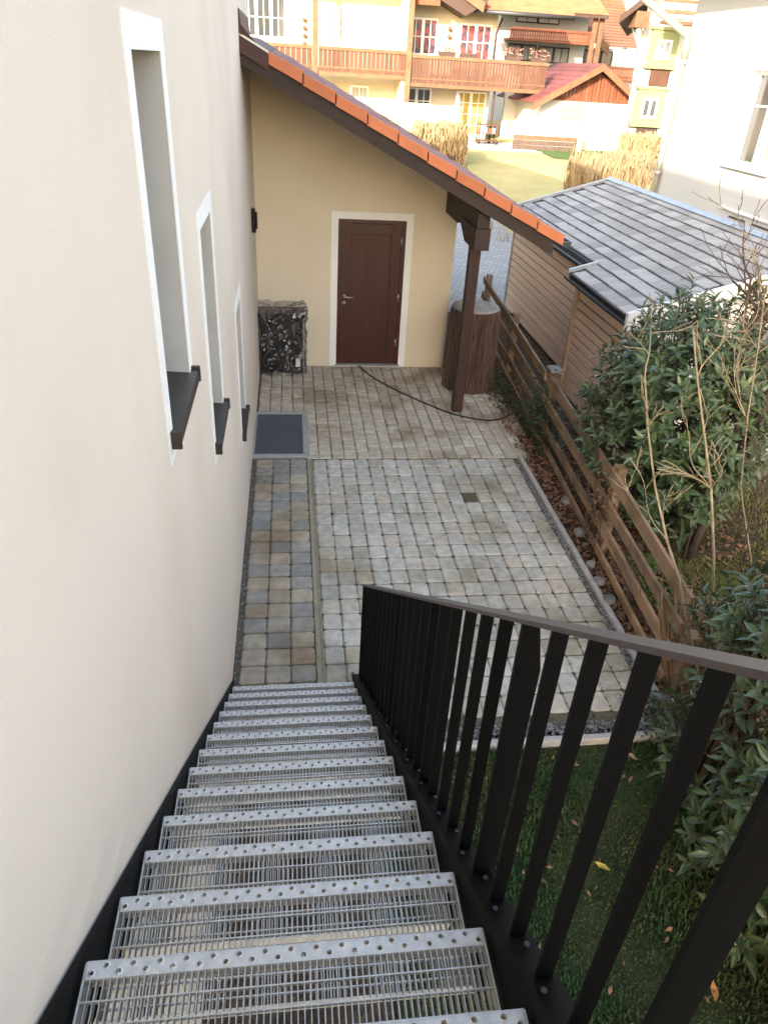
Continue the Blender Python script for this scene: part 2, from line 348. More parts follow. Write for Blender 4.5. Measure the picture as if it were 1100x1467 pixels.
dr = MB(); 
dr.prism([(.60, -.04), (.60, -.002), (.612, -.002), (.622, -.011), (.638, -.011), (.648, -.002), (.658, -.002), (.658, -.04)], 'y', 3.05, 7.16)
structure(dr.build('drain_channel', mat('sandy_channel', (.33, .29, .21), (.25, .22, .16), rough=.9, scale=12)))
# odd brown manhole cobble
kb = paved('kerb')
for i in range(4): y0 = 3.14+i*1.0; b = MB(); b.bbox((2.995+.004*i, y0, -.15), (3.045+.004*i, y0+.992, .028), .008); b.build('kerb_stone', concrete, kb)
for i in range(3): x0 = .70+i*.765; b = MB(); b.bbox((x0, 3.085, -.15), (x0+.758, 3.135, .028), .008); b.build('kerb_stone', concrete, kb)
def pebble(b, c, r):
    vs = []; R = Matrix.Rotation(random.uniform(0, 6), 3, random.choice('XYZ')) @ Matrix.Rotation(random.uniform(0, 6), 3, 'Z')
    for p in ((1,0,0),(-1,0,0),(0,1,0),(0,-1,0),(0,0,1),(0,0,-1)):
        vs.append(Vector(c)+R @ (Vector(p)*r*random.uniform(.6, 1.1)))
    b.add(vs, [(0,2,4),(2,1,4),(1,3,4),(3,0,4),(2,0,5),(1,2,5),(3,1,5),(0,3,5)])
b = MB()
for _ in range(1500): pebble(b, (random.uniform(.7, 2.99), random.uniform(3.14, 3.27), J(-.012, .01)), random.uniform(.006, .018))
for _ in range(1500): pebble(b, (random.uniform(2.94, 2.995), random.uniform(3.2, 7.0), J(-.012, .008)), random.uniform(.005, .014))
for _ in range(600): pebble(b, (random.uniform(2.7, 2.99), random.uniform(3.2, 3.5), J(-.008, .01)), random.uniform(.006, .018))
for _ in range(900): pebble(b, (random.uniform(-.005, .04), random.uniform(1, 8.3), J(-.015, .008)), random.uniform(.004, .012))
stuff(b.build('gravel', gravelm), 'grey slate gravel filling the edge of the paving', 'gravel')

# grass on the near lawn
def grass(name, boxes, n, m, h, label, wd=.0055):
    b = MB(); V = []; Fc = []
    for _ in range(n):
        x0, x1, y0, y1 = random.choice(boxes); x = random.uniform(x0, x1); y = random.uniform(y0, y1)
        hh = h*random.uniform(.4, 1.2)*(.6+.4*sin(x*5+1.3*sin(y*4))); a = random.uniform(0, 6.28); l = random.uniform(.2, 1.1)*hh; w_ = wd
        dx, dy = cos(a), sin(a); k = len(V); z = -.03+ramp(y)
        V += [(x-dy*w_, y+dx*w_, z), (x+dy*w_, y-dx*w_, z), (x+dy*w_*.7+dx*l*.4, y-dx*w_*.7+dy*l*.4, z+hh*.65), (x-dy*w_*.7+dx*l*.4, y+dx*w_*.7+dy*l*.4, z+hh*.65), (x+dx*l, y+dy*l, z+hh)]
        Fc += [(k, k+1, k+2, k+3), (k+3, k+2, k+4)]
    me = bpy.data.meshes.new(name); me.from_pydata(V, [], Fc); me.materials.append(m)
    return stuff(link(name, me), label, 'grass')
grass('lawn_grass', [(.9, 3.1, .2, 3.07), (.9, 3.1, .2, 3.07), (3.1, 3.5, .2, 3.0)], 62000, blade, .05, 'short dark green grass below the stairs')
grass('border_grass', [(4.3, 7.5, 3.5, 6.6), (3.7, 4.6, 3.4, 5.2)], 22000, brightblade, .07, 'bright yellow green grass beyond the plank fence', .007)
b = MB(); b.box((4.9, 6.9, -.05), (9.5, 9.0, .01)); structure(b.build('pale_path', concrete))
b = MB()
for _ in range(420):
    i = random.randint(0, 15); x = .66+.1525*i+J(0, .006); y = random.choice([random.uniform(3.3, 7.1), random.uniform(3.3, 4.5)])
    if random.random() < .4: x = random.uniform(2.6, 2.97)
    for k_ in range(4):
        a_ = random.uniform(0, 6.28); h_ = random.uniform(.004, .012); b.add([(x+J(0, .01), y+J(0, .012), -.012), (x+J(0, .01), y+J(0, .012), -.012), (x+.008*cos(a_), y+.008*sin(a_), h_-.006)], [(0, 1, 2)])
stuff(b.build('moss', blade), 'tiny moss tufts growing in the paving joints', 'moss')
# leaf litter
def litter_leaf(b, c, r, m=None):
    a = random.uniform(0, 6.28); t = Matrix.Rotation(a, 3, 'Z') @ Matrix.Rotation(J(0, .6), 3, 'X') @ Matrix.Rotation(J(0, .5), 3, 'Y')
    vs = [(-r, 0, .1*r), (-r*.2, -r*.45, 0), (r, 0, .25*r), (-r*.2, r*.45, .15*r)]
    b.add([Vector(c)+t @ Vector(v) for v in vs], [(0, 1, 2), (0, 2, 3)])
b = MB()
for _ in range(5200):
    y = random.uniform(3.1, 10); xl = 3.06; xr = 3.75+.25*(y < 6)
    litter_leaf(b, (random.uniform(xl, xr), y, random.uniform(-.03, .02)), random.uniform(.015, .045))
for _ in range(800): litter_leaf(b, (random.uniform(3.4, 4.9), random.uniform(3.2, 6), random.uniform(-.03, .02)), random.uniform(.02, .05))
for _ in range(160): litter_leaf(b, (random.uniform(1, 3), random.uniform(.3, 3.0), random.uniform(-.01, .02)), random.uniform(.008, .028))
for _ in range(70): litter_leaf(b, (random.uniform(.7, 3), random.uniform(3.3, 9.8), .004), random.uniform(.005, .014))
stuff(b.build('leaf_litter', litter), 'dead brown leaves along the foot of the fence', 'dead leaves')
for i, (px, py, lab) in enumerate([(890, 1310, 'pale dead leaf curled on the grass between two balusters'), (1022, 1421, 'orange dead leaf lying on the mossy grass lowest in view'),
        (862, 1242, 'small yellow leaf on the grass near the middle of the lawn'), (975, 1140, 'reddish dead leaf on the lawn below the kerb corner'), (905, 1085, 'dead leaf just below the near kerb')]):
    c = atZ(px, py, 0.02); b = MB(); r = .045
    vs = [(-r, 0, 0), (-r*.3, -r*.4, .008), (r*.4, -r*.3, .012), (r, 0, .02), (r*.4, r*.3, .006), (-r*.3, r*.4, .014), (0, 0, -.004)]
    R = Matrix.Rotation(i*1.3, 3, 'Z')
    b.add([c+R @ Vector(v) for v in vs], [(6, 0, 1), (6, 1, 2), (6, 2, 3), (6, 3, 4), (6, 4, 5), (6, 5, 0)])
    tag(b.build('dead_leaf', mat('dead_leaf_%d' % i, [(.5, .4, .3), (.45, .2, .07), (.5, .38, .08), (.35, .13, .11), (.4, .25, .15)][i], rough=.8), at=c), lab, 'leaf', 'fallen leaves on the lawn')

# ------------------------------------------------------------ the house on the left
EZ = 7.9
house = thing('house', 'tall cream rendered house wall with narrow windows along the stairs', 'house', (0, 3, 0))
wins = [(2.53, 3.10, 2.55, 3.75, 1), (3.88, 4.43, 1.83, 3.0, 2), (5.93, 6.46, .90, 1.97, 3)]
ycut = sorted({-5., 10.06} | {a for w_ in wins for a in w_[:2]}); zcut = sorted({-.1, EZ} | {a for w_ in wins for a in w_[2:4]})
b = MB(); vid = {}
for y0, y1 in zip(ycut, ycut[1:]):
    for z0, z1 in zip(zcut, zcut[1:]):
        if any(w_[0] <= y0 and y1 <= w_[1] and w_[2] <= z0 and z1 <= w_[3] for w_ in wins): continue
        b.add([(0, y0, z0), (0, y1, z0), (0, y1, z1), (0, y0, z1)], [(0, 1, 2, 3)])
b.add([(0, -5, -.1), (-9, -5, -.1), (-9, -5, EZ), (-4.5, -5, EZ+2), (0, -5, EZ)], [(0, 1, 2, 3, 4)])
b.add([(0, 10.06, -.1), (-9, 10.06, -.1), (-9, 10.06, EZ), (-4.5, 10.06, EZ+2), (0, 10.06, EZ)], [(4, 3, 2, 1, 0)])
b.add([(-9, -5, -.1), (-9, 10.06, -.1), (-9, 10.06, EZ), (-9, -5, EZ)], [(3, 2, 1, 0)])
b.build('wall', plaster, house)
b = MB(); b.prism([(.65, EZ-.28), (.65, EZ-.1), (-4.5, EZ+2.3), (-9.65, EZ-.1), (-9.65, EZ-.28), (-4.5, EZ+2.1)], 'y', -5.6, 10.7); b.build('roof', ftile, house)
for y0, y1, z0, z1, k in wins:
    bw = .095; D = .30
    b = MB()   # painted surround with mitred band, proud of the wall
    def quadband(o, i):
        b.prism([o[0], o[1], i[1], i[0]], 'x', -.001, .004); b.prism([o[1], o[2], i[2], i[1]], 'x', -.001, .004); b.prism([o[2], o[3], i[3], i[2]], 'x', -.001, .004); b.prism([o[3], o[0], i[0], i[3]], 'x', -.001, .004)
    zb = z0-.11
    quadband([(y0-bw, zb), (y1+bw, zb), (y1+bw, z1+bw), (y0-bw, z1+bw)], [(y0, z0), (y1, z0), (y1, z1), (y0, z1)])
    fr = b.build('window_surround', white, house)
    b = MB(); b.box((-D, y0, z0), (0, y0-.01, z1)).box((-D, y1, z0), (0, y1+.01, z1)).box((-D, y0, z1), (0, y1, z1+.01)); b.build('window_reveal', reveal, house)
    wn = MB(); t = .06; X0 = -D-.0
    wn.box((X0, y0, z0), (X0-.06, y0+t, z1)).box((X0, y1-t, z0), (X0-.06, y1, z1)).box((X0, y0+t, z1-t), (X0-.06, y1-t, z1)).box((X0, y0+t, z0), (X0-.06, y1-t, z0+t))
    wo = wn.build('window', white, house); g = MB(); g.box((X0-.03, y0+t, z0+t), (X0-.035, y1-t, z1-t)); g.build('pane', glass, wo)
    sb = MB(); sb.prism([(-D+.01, z0+.02), (.036, z0+.002), (.036, z0-.05), (.024, z0-.05), (.024, z0-.024), (-D+.01, z0-.003)], 'y', y0-.045, y1+.045)
    so = sb.build('sill', sillm, house)
    for yy in (y0-.06, y1+.045):
        q = MB(); q.bbox((-.01, yy, z0-.055), (.042, yy+.018, z0+.014), .004); q.build('sill_cap', sillm, so)
b = MB(); b.bbox((0.002, 7.95, 2.0), (.065, 8.06, 2.26), .01)
ol = atX(362, 310, .04)
lm = thing('wall_lamp', 'small black box lamp fixed to the house wall under the tiled roof', 'lamp', (0, 9.0, 2.2))
b = MB(); b.bbox((.001, 9.02, 2.0), (.05, 9.12, 2.26), .01); b.build('lamp_body', blackp, lm)
b = MB(); b.bbox((.05, 9.035, 2.04), (.07, 9.105, 2.22), .006); b.build('lamp_shade', rubber, lm)

# ------------------------------------------------------------ the staircase
st = thing('staircase', 'steep black steel staircase with galvanised grating treads and a black flat bar railing', 'staircase', (.43, 3.8, 0))
RUN, RISE = .2305, .1702; XL, XR = .030, .835
def nose(i): return .804+RUN*i, 2.2-RISE*i
# tread meshes (local: nosing edge at y=0,z=0)
W_ = XR-XL; nz = MB(); n = 31; cw_ = W_/n; dpt = .031
for i in range(n):
    cx = (i+.5)*cw_; cy = -.009 if i % 2 else -.022; r = .0052
    x0, x1 = i*cw_, (i+1)*cw_
    outp = [(x1, cy), (x1, 0), (cx, 0), (x0, 0), (x0, cy), (x0, -dpt), (cx, -dpt), (x1, -dpt)]
    vs = [(x, y, 0) for x, y in outp] + [(cx+r*1.55*cos(k*pi/4), cy+r*1.55*sin(k*pi/4), 0) for k in range(8)] + [(cx+r*cos(k*pi/4), cy+r*sin(k*pi/4), .0022) for k in range(8)] + [(cx+r*.9*cos(k*pi/4), cy+r*.9*sin(k*pi/4), -.006) for k in range(8)]
    fs = []
    for a in range(3): fs += [(8*a+k, 8*a+(k+1) % 8, 8*a+8+(k+1) % 8, 8*a+8+k) for k in range(8)]
    nz.add(vs, fs)
nz.box((0, -.0005, -.035), (W_, .002, .0)).box((0, -dpt-.002, -.03), (W_, -dpt, 0))
nmesh = nz.mesh('nosing', galv)
gr = MB(); nb = 62; dep = .262
for i in range(1, nb): x = W_*i/nb; gr.box((x-.001, -dep, -.024), (x+.001, -dpt-.002, -.002))
for j in range(1, 6): y = -dpt-j*.042; gr.box((0, y-.0015, -.010), (W_, y+.0015, -.0005))
gmesh = gr.mesh('grating', mat('grating_steel', (.58, .57, .55), (.43, .43, .42), rough=.45, scale=40, bump=.0, metal=.75))
fm = MB(); fm.box((-.002, -dep-.003, -.035), (.002, .0, 0)).box((W_-.002, -dep-.003, -.035), (W_+.002, .0, 0)).box((0, -dep-.003, -.030), (W_, -dep, 0))
fmesh = fm.mesh('end_plates', galv)
bolt = MB(); bolt.tube([(0, 0, 0), (.008, 0, 0)], .006, 6, False); bmesh_ = bolt.mesh('bolt', dgutter)
for i in range(-4, 13):
    y, z = nose(i); t = link('tread', gmesh, st); t.location = Vector((XL, y, z))-WORLD[st.name]
    nn = link('nosing', nmesh, t); ff = link('tread_frame', fmesh, t)
sy0, sz0 = nose(-5); sy1, sz1 = nose(12)
k = RISE/RUN
def strg(x0, x1, up, dn, yend):
    ya, yb = -.35, yend
    zt = lambda y: 2.2-(y-.804)*k+up
    zb = lambda y: 2.2-(y-.804)*k-dn
    ybb = .804+(2.2-dn)/k
    poly = [(ya, zb(ya)), (ya, zt(ya)), (yb, zt(yb)), (yb, 0.0), (min(ybb, yb-.03), 0.0)]
    q = MB(); q.prism(poly, 'x', x0, x1); return q
sL = strg(.006, .018, .012, .21, 3.80).build('stringer', blacksteel, st)
sR = strg(.848, .856, .035, .20, 3.80).build('stringer', blacksteel, st)
fl = MB()
def slab(y0, y1, x0, x1, up, th):
    z0 = 2.2-(y0-.804)*k+up; z1 = 2.2-(y1-.804)*k+up
    return [(x0, y0, z0), (x1, y0, z0), (x1, y1, z1), (x0, y1, z1), (x0, y0, z0-th), (x1, y0, z0-th), (x1, y1, z1-th), (x0, y1, z1-th)], [(0, 1, 2, 3), (7, 6, 5, 4), (0, 4, 5, 1), (1, 5, 6, 2), (2, 6, 7, 3), (3, 7, 4, 0)]
fl.add(*slab(-.3, 3.78, .856, .918, .020, .008)); fl.build('flange', blacksteel, sR)
for i in range(32):   # bolts on flange
    y = .38+.125*(i)*1.0-.04
    if y > 3.7: break
    z = 2.2-(y-.804)*k+.028
    bt = link('bolt', bmesh_, sR); bt.location = Vector((.872+.02*(i % 2), y, z))-WORLD[st.name]; bt.rotation_euler = (0, -pi/2, 0)
def zr(y): return .945+(3.63-y)*k
hr = MB(); hr.add(*slab(-.3, 3.640, .868, .916, 0, .011))
dz = zr(.804)-2.2
hr.v = [p+Vector((0, 0, dz)) for p in hr.v]; hr.build('handrail', railtop, st)
for j in range(31):
    y = .385+.125*j-.125*4
    if y > 3.66: break
    post = (j-4) % 5 == 0; zt = zr(y)-.010; zb = 2.2-(y-.804)*k+.015-.0
    q = MB()
    if post:
        q.prism([(.876, zb-.10), (.876, zt), (.909, zt), (.930, zt-.12), (.930, zb-.02), (.92, zb-.10)], 'y', y-.005, y+.005); q.build('rail_post', blacksteel, st)
    else:
        q.box((.878, y-.004, zb), (.908, y+.004, zt)); q.build('baluster', blacksteel, st)

# ------------------------------------------------------------ the annex with door and lean-to roof
an = thing('annex', 'ochre rendered annex with orange edged lean to roof and dark door', 'outbuilding', (1.5, 10.06, 0))
RS = .490
def zroof(x, y=8.1): return 3.93-RS*x+.012*(y-8.1)      # top of tiles
b = MB(); AY = 10.06
wx = [0.0, 1.077, 1.984, 2.66]
pw = lambda x0, x1, z0: [(x0, z0), (x1, z0), (x1, zroof(x1)-.24), (x0, zroof(x0)-.24)]
b.prism(pw(-.05, 1.077, -.05), 'y', AY, AY+.3); b.prism(pw(1.984, 2.66, -.05), 'y', AY, AY+.3); b.prism(pw(1.077, 1.984, 2.012), 'y', AY, AY+.3)
b.prism([(AY+.3, -.05), (14.8, -.05), (14.8, zroof(2.66)-.2), (AY+.3, zroof(2.66)-.2)], 'x', 2.36, 2.66)
b.build('wall', ochre, an)
b = MB(); fw = .092; y0 = AY-.006; y1 = AY+.02
b.prism([(1.077-fw, 0), (1.077, 0), (1.077, 2.012), (1.077-fw, 2.012+fw)], 'y', y0, y1); b.prism([(1.984, 0), (1.984+fw, 0), (1.984+fw, 2.012+fw), (1.984, 2.012)], 'y', y0, y1)
b.prism([(1.077, 2.012), (1.984, 2.012), (1.984+fw, 2.012+fw), (1.077-fw, 2.012+fw)], 'y', y0, y1); b.build('door_surround', white, an)
dy = AY+.03
b = MB(); b.box((1.077, dy-.02, 0.02), (1.127, dy+.06, 2.012)).box((1.934, dy-.02, .02), (1.984, dy+.06, 2.012)).box((1.127, dy-.02, 1.962), (1.934, dy+.06, 2.012)); b.build('door_frame', doorwood, an)
b = MB()
for a in ((1.130, 1.262, .03, 1.958), (1.80, 1.931, .03, 1.958), (1.262, 1.80, 1.82, 1.958), (1.262, 1.80, .03, .19)): b.bbox((a[0], dy-.012, a[2]), (a[1], dy+.035, a[3]), .004)
door = b.build('door', doorwood, an)
b = MB(); b.box((1.262, dy+.006, .19), (1.80, dy+.03, 1.82))
for a in ((1.262, 1.276, .19, 1.82), (1.786, 1.80, .19, 1.82), (1.276, 1.786, 1.806, 1.82), (1.276, 1.786, .19, .204)): b.box((a[0], dy-.004, a[2]), (a[1], dy+.006, a[3]))
b.build('door_panel', doorwood, door)
b = MB(); b.tube([(1.175, dy-.012, 1.0), (1.175, dy-.024, 1.0)], .026, 14); b.tube([(1.175, dy-.02, 1.0), (1.175, dy-.06, 1.0), (1.195, dy-.066, 1.0), (1.30, dy-.066, .997)], .009, 8); b.build('door_handle', steel, door)
b = MB(); b.tube([(1.175, dy-.012, .91), (1.175, dy-.024, .91)], .025, 14); b.tube([(1.175, dy-.024, .91), (1.175, dy-.027, .91)], .008, 8); b.build('key_plate', steel, door)
for z in (.35, 1.0, 1.75): b = MB(); b.tube([(1.928, dy-.03, z-.055), (1.928, dy-.03, z+.055)], .009, 8); b.build('hinge', steel, door)
b = MB(); b.box((1.06, AY-.05, .0), (2.0, AY+.1, .022)); b.build('doorstep', concrete, an)
# roof: fascia, boards, tiles
YV, YB = 8.14, 14.9
def rp(x, y, dz): return (x, y, zroof(x, y)+dz)
def rslab(q, x0, x1, y0, y1, u, d):
    q.add([rp(x0, y0, u), rp(x1, y0, u), rp(x1, y1, u), rp(x0, y1, u), rp(x0, y0, d), rp(x1, y0, d), rp(x1, y1, d), rp(x0, y1, d)], [(0, 1, 2, 3), (7, 6, 5, 4), (0, 4, 5, 1), (1, 5, 6, 2), (2, 6, 7, 3), (3, 7, 4, 0)])
for i in range(22):   # soffit boards
    b = MB(); rslab(b, .005+.152*i, .15+.152*i, YV+.055, YB-.1, -.085, -.105); b.build('soffit_board', soffit, an)
b = MB(); rslab(b, .002, 3.36, YV+.012, YV+.05, -.088, -.245); b.build('verge_board', darkwood, an)
for yy in (8.75, 9.6, 10.6, 11.6, 12.6, 13.6): b = MB(); rslab(b, .005, 3.25, yy-.05, yy+.05, -.107, -.225); b.build('rafter', darkwood, an)
b = MB(); rslab(b, .003, .265, YV-.02, YB, .005, -.01); rslab(b, .003, .265, YV-.022, YV-.014, -.01, -.15); b.build('wall_flashing', flash, an)
b = MB(); b.prism([(.001, zroof(0)+.0), (.03, zroof(.03)+.0), (.012, zroof(0)+.17), (.001, zroof(0)+.20)], 'y', YV-.03, 10.0); b.prism([(.012, zroof(0)+.08), (.16, zroof(.16)+.005), (.03, zroof(.03)+.005)], 'y', YV-.01, YV+.1); b.build('flashing_upstand', flash, an)
b = MB(); rslab(b, .004, .27, YV-.03, YV-.023, .008, -.012); b.build('flashing_trim', galv, an)
L = .317
for i in range(10):
    x0 = .268+L*i; x1 = x0+L+.012; u = .012; d = -.10
    b = MB()
    q = [rp(x0, YV-.03, u-.012), rp(x1, YV-.03, u+.01), rp(x1, YV+.16, u+.01), rp(x0, YV+.16, u-.012)]
    face = [rp(x0, YV-.03, d), rp(x1, YV-.03, d+.012)]; inner = [rp(x0, YV-.012, d), rp(x1, YV-.012, d+.012)]
    vs = q+face+inner+[rp(x0, YV-.012, u-.03), rp(x1, YV-.012, u-.01), rp(x0, YV+.16, u-.03), rp(x1, YV+.16, u-.01)]
    b.add(vs, [(0, 1, 2, 3), (0, 4, 5, 1), (4, 6, 7, 5), (6, 8, 9, 7), (8, 10, 11, 9), (1, 5, 7, 9), (1, 9, 11, 2), (0, 8, 6, 4), (0, 3, 10, 8), (2, 11, 10, 3)])
    o = b.build('verge_tile', orange, an)
tm = MB(); prof = [(-.15, .0), (-.13, .0), (-.11, .004), (-.09, .022), (-.05, .036), (-.01, .022), (.01, .004), (.04, 0), (.15, 0)]
vs = []; fs = []
for (u_, lz) in ((0, .0), (L+.02, .018)):
    for (a, z) in prof: vs.append((u_, a, z+lz-.035)); 
    for (a, z) in prof: vs.append((u_, a, z+lz-.048))
N = len(prof)
for i in range(N-1): fs += [(i, i+2*N, i+2*N+1, i+1), (i+2*N, i+3*N, i+3*N+1, i+2*N+1)]
tm.add(vs, [f[::-1] for f in fs]); tmesh = tm.mesh('roof_tile', mauve)
ang = math.atan(RS); lst = []
for i in range(10):
    for j in range(22):
        x = .27+L*i; y = YV+.31+.3*j
        M = Matrix.Translation(rp(x, y, 0)) @ Matrix.Rotation(ang, 4, 'Y') @ Matrix.Scale(1/cos(ang), 4, (1, 0, 0))
        lst.append((M, tmesh))
pieces(lst, 'roof_tile', an, mauve)
for j in range(30):
    x = 1.75+.055*j; y = 11.0+.12*(j % 7)+.06*j
    b = MB(); z = zroof(x, y)
    b.tube([(x-.05, y, z-.01), (x-.03, y, z+.075), (x-.005, y, z+.08), (x+.015, y, z-.005)], .004, 4); b.build('snow_hook', darktwig, an)
b = MB()
gx = 3.50; gz = zroof(3.44)-.06
prof = [(gx+.06*cos(t), gz+.06*sin(t)) for t in [pi+pi*i/8 for i in range(9)]]; inn = [(gx+.054*cos(t), gz+.054*sin(t)) for t in [2*pi-pi*i/8 for i in range(9)]]
b.prism(prof+inn, 'y', YV+.02, YB); b.prism(prof, 'y', YV+.0, YV+.02); b.build('gutter', dgutter, an)
# purlin and post
b = MB(); b.bbox((2.49, 8.425, 0), (2.615, 8.55, 2.10), .006); b.build('post', postwood, an)
pz = zroof(2.56)-.23
b = MB()
b.prism([(10.06, pz-.30), (9.3, pz-.30), (9.15, pz-.24), (8.9, pz-.20), (8.75, pz-.20), (8.72, pz-.17), (8.25, pz-.17), (8.25, pz), (10.06, pz)], 'x', 2.49, 2.63)
b.build('purlin', darkwood, an)
b = MB(); b.prism([(8.20, 2.05), (8.72, 2.05), (9.05, 2.22), (9.05, pz-.17), (8.20, pz-.17)], 'x', 2.47, 2.64); b.build('post_bracket', darkwood, an)

# ------------------------------------------------------------ things on the back paving
lw = thing('cellar_grate', 'square dark mesh grate in a galvanised frame set into the paving by the wall', 'grate', (.31, 7.78, 0))
b = MB(); b.bbox((.0, 7.18, -.03), (.63, 7.25, .012), .004).bbox((0, 8.33, -.03), (.63, 8.40, .012), .004).bbox((.56, 7.25, -.03), (.63, 8.33, .012), .004).bbox((.0, 7.25, -.03), (.02, 8.33, .012), .004); b.build('frame', mat('dull_zinc', (.36, .37, .35), (.28, .285, .27), rough=.6, scale=9), lw)
b = MB(); b.box((.02, 7.25, -.03), (.56, 8.33, -.022)); b.build('shaft_cover', rubber, lw)
b = MB()
for i in range(36): x = .028+.015*i; b.box((x, 7.25, -.018), (x+.004, 8.33, .002))
for j in range(44): y = 7.26+.0245*j; b.box((.02, y, -.012), (.56, y+.006, .005))
b.build('mesh', mesh_mat, lw)
bn = thing('wrapped_cabinet', 'black garden box wrapped in crumpled clear plastic film beside the ochre wall', 'wrapped box', (.31, 9.85, 0))
b = MB(); b.bbox((.03, 9.70, .02), (.60, 10.0, .80), .03); b.bbox((.06, 9.68, .10), (.10, 9.70, .74), .01); b.bbox((.53, 9.68, .10), (.57, 9.70, .74), .01); b.bbox((.10, 9.685, .70), (.53, 9.70, .74), .008).bbox((.10, 9.685, .10), (.53, 9.70, .15), .008)
b.build('cabinet', blackp, bn)
b = MB(); b.bbox((.0, 9.66, .80), (.63, 10.03, .85), .012); b.build('lid', blackp, bn)
b = MB(); b.box((.50, 9.673, .12), (.56, 9.676, .24)); b.build('paper_label', white, bn)
vs = []; fs = []; nu, nv = 48, 26
for j in range(nv+1):
    for i in range(nu):
        t = 2*pi*i/nu; c, s_ = cos(t), sin(t); q = 5
        rr = (abs(c)**q+abs(s_)**q)**(-1/q); h = .0+.92*j/nv
        bul = 1+.05*sin(9*t+7*h)+random.uniform(-.035, .035)+(.04 if h > .75 else 0)-(.04 if .6 < h < .72 else 0)
        vs.append((.315+.325*c*rr*bul, 9.845+.205*s_*rr*bul, h if j < nv else h+random.uniform(-.02, .03)))
for j in range(nv):
    for i in range(nu): fs.append((j*nu+i, j*nu+(i+1) % nu, (j+1)*nu+(i+1) % nu, (j+1)*nu+i))
vs.append((.315, 9.84, .89)); k_ = len(vs)-1
for i in range(nu): fs.append((nv*nu+i, nv*nu+(i+1) % nu, k_))
b = MB(); b.add(vs, fs, None, False); b.build('plastic_film', film, bn)
# rain barrel
bc = (2.875, 9.36, 0)
ba = thing('rain_barrel', 'brown rain barrel shaped like a tree stump behind the dark post', 'rain barrel', bc)
vs = []; fs = []; nu = 190; prof = [(.352, 0), (.347, .08), (.34, .3), (.333, .6), (.328, .9), (.325, 1.06), (.322, 1.085), (.306, 1.09)]
ph = [random.uniform(0, 6) for _ in range(6)]
for r, z in prof:
    for i in range(nu):
        t = 2*pi*i/nu; ridge = (.005 if i % 2 else -.005)*(1+.4*sin(5*t+ph[0])) + .006*sin(9*t+ph[1]+2*z) + .004*sin(17*t+ph[2]-5*z)
        if r < .31: ridge = 0
        vs.append((bc[0]+(r+ridge)*cos(t+.05*sin(6*z+ph[3])*0.3), bc[1]+(r+ridge)*sin(t), z))
for j in range(len(prof)-1):
    for i in range(nu): fs.append((j*nu+i, j*nu+(i+1) % nu, (j+1)*nu+(i+1) % nu, (j+1)*nu+i))
b = MB(); b.add(vs, fs, None, False); b.build('barrel', bark, ba)
b = MB(); b.lathe([(.318, 1.088), (.312, 1.104), (.2, 1.108), (.0001, 1.112)], (bc[0], bc[1], 0), 36); b.build('lid', barktop, ba)
# cable
pts = [(512, 523), (535, 541), (560, 555), (585, 567), (610, 578), (640, 590), (665, 597), (700, 602), (725, 597), (737, 588)]
P = [atZ(*p, .012) for p in pts]
Q = []
for i in range(len(P)-1):
    p0, p1, p2, p3 = P[max(i-1, 0)], P[i], P[i+1], P[min(i+2, len(P)-1)]
    for s_ in range(5):
        t = s_/5; Q.append(.5*((2*p1)+(p2-p0)*t+(2*p0-5*p1+4*p2-p3)*t*t+(3*p1-3*p2+p3-p0)*t**3))
Q.append(P[-1]); b = MB(); b.tube(Q, .009, 6)
tag(b.build('cable', rubber, at=P[0]), 'thin black cable running from the door across the paving to the fence', 'cable')

# ------------------------------------------------------------ plank fence
fe = thing('plank_fence', 'weathered brown plank fence leaning along the edge of the patio', 'fence', (3.3, 6, 0))
def fx(y): return 2.88+.066*y
posts = [3.55, 5.33, 7.66, 9.9, 12.1]
for i, y in enumerate(posts):
    b = MB(); x = fx(y)+.03; b.bbox((x, y-.055, -.1), (x+.09, y+.055, .86 if i else .5), .008)
    po = b.build('fence_post', fencewood, fe)
    if y == 7.66: c = MB(); c.bbox((x-.04, y-.09, .862), (x+.12, y+.09, .895), .012); c.build('cap', stone, po)
for a, c in zip(posts, posts[1:]):
    for (z0, z1) in ((.725, .84), (.485, .59), (.25, .345), (.05, .11)):
        j0, j1 = J(0, .015), J(0, .015); b = MB(); x0, x1 = fx(a)+J(0, .008), fx(c)+J(0, .008); t = .028
        if a < 5 and z0 > .6: j0 -= .04
        lean = J(0, .012)
        aa, cc = a+.01, c-.01
        b.add([(x0-t, aa, z0+j0), (x0, aa, z0+j0), (x0+lean, aa, z1+j0), (x0-t+lean, aa, z1+j0), (x1-t, cc, z0+j1), (x1, cc, z0+j1), (x1+lean, cc, z1+j1), (x1-t+lean, cc, z1+j1)],
              [(0, 3, 2, 1), (4, 5, 6, 7), (0, 4, 7, 3), (1, 2, 6, 5), (3, 7, 6, 2), (0, 1, 5, 4)])
        b.build('plank', fencewood, fe)
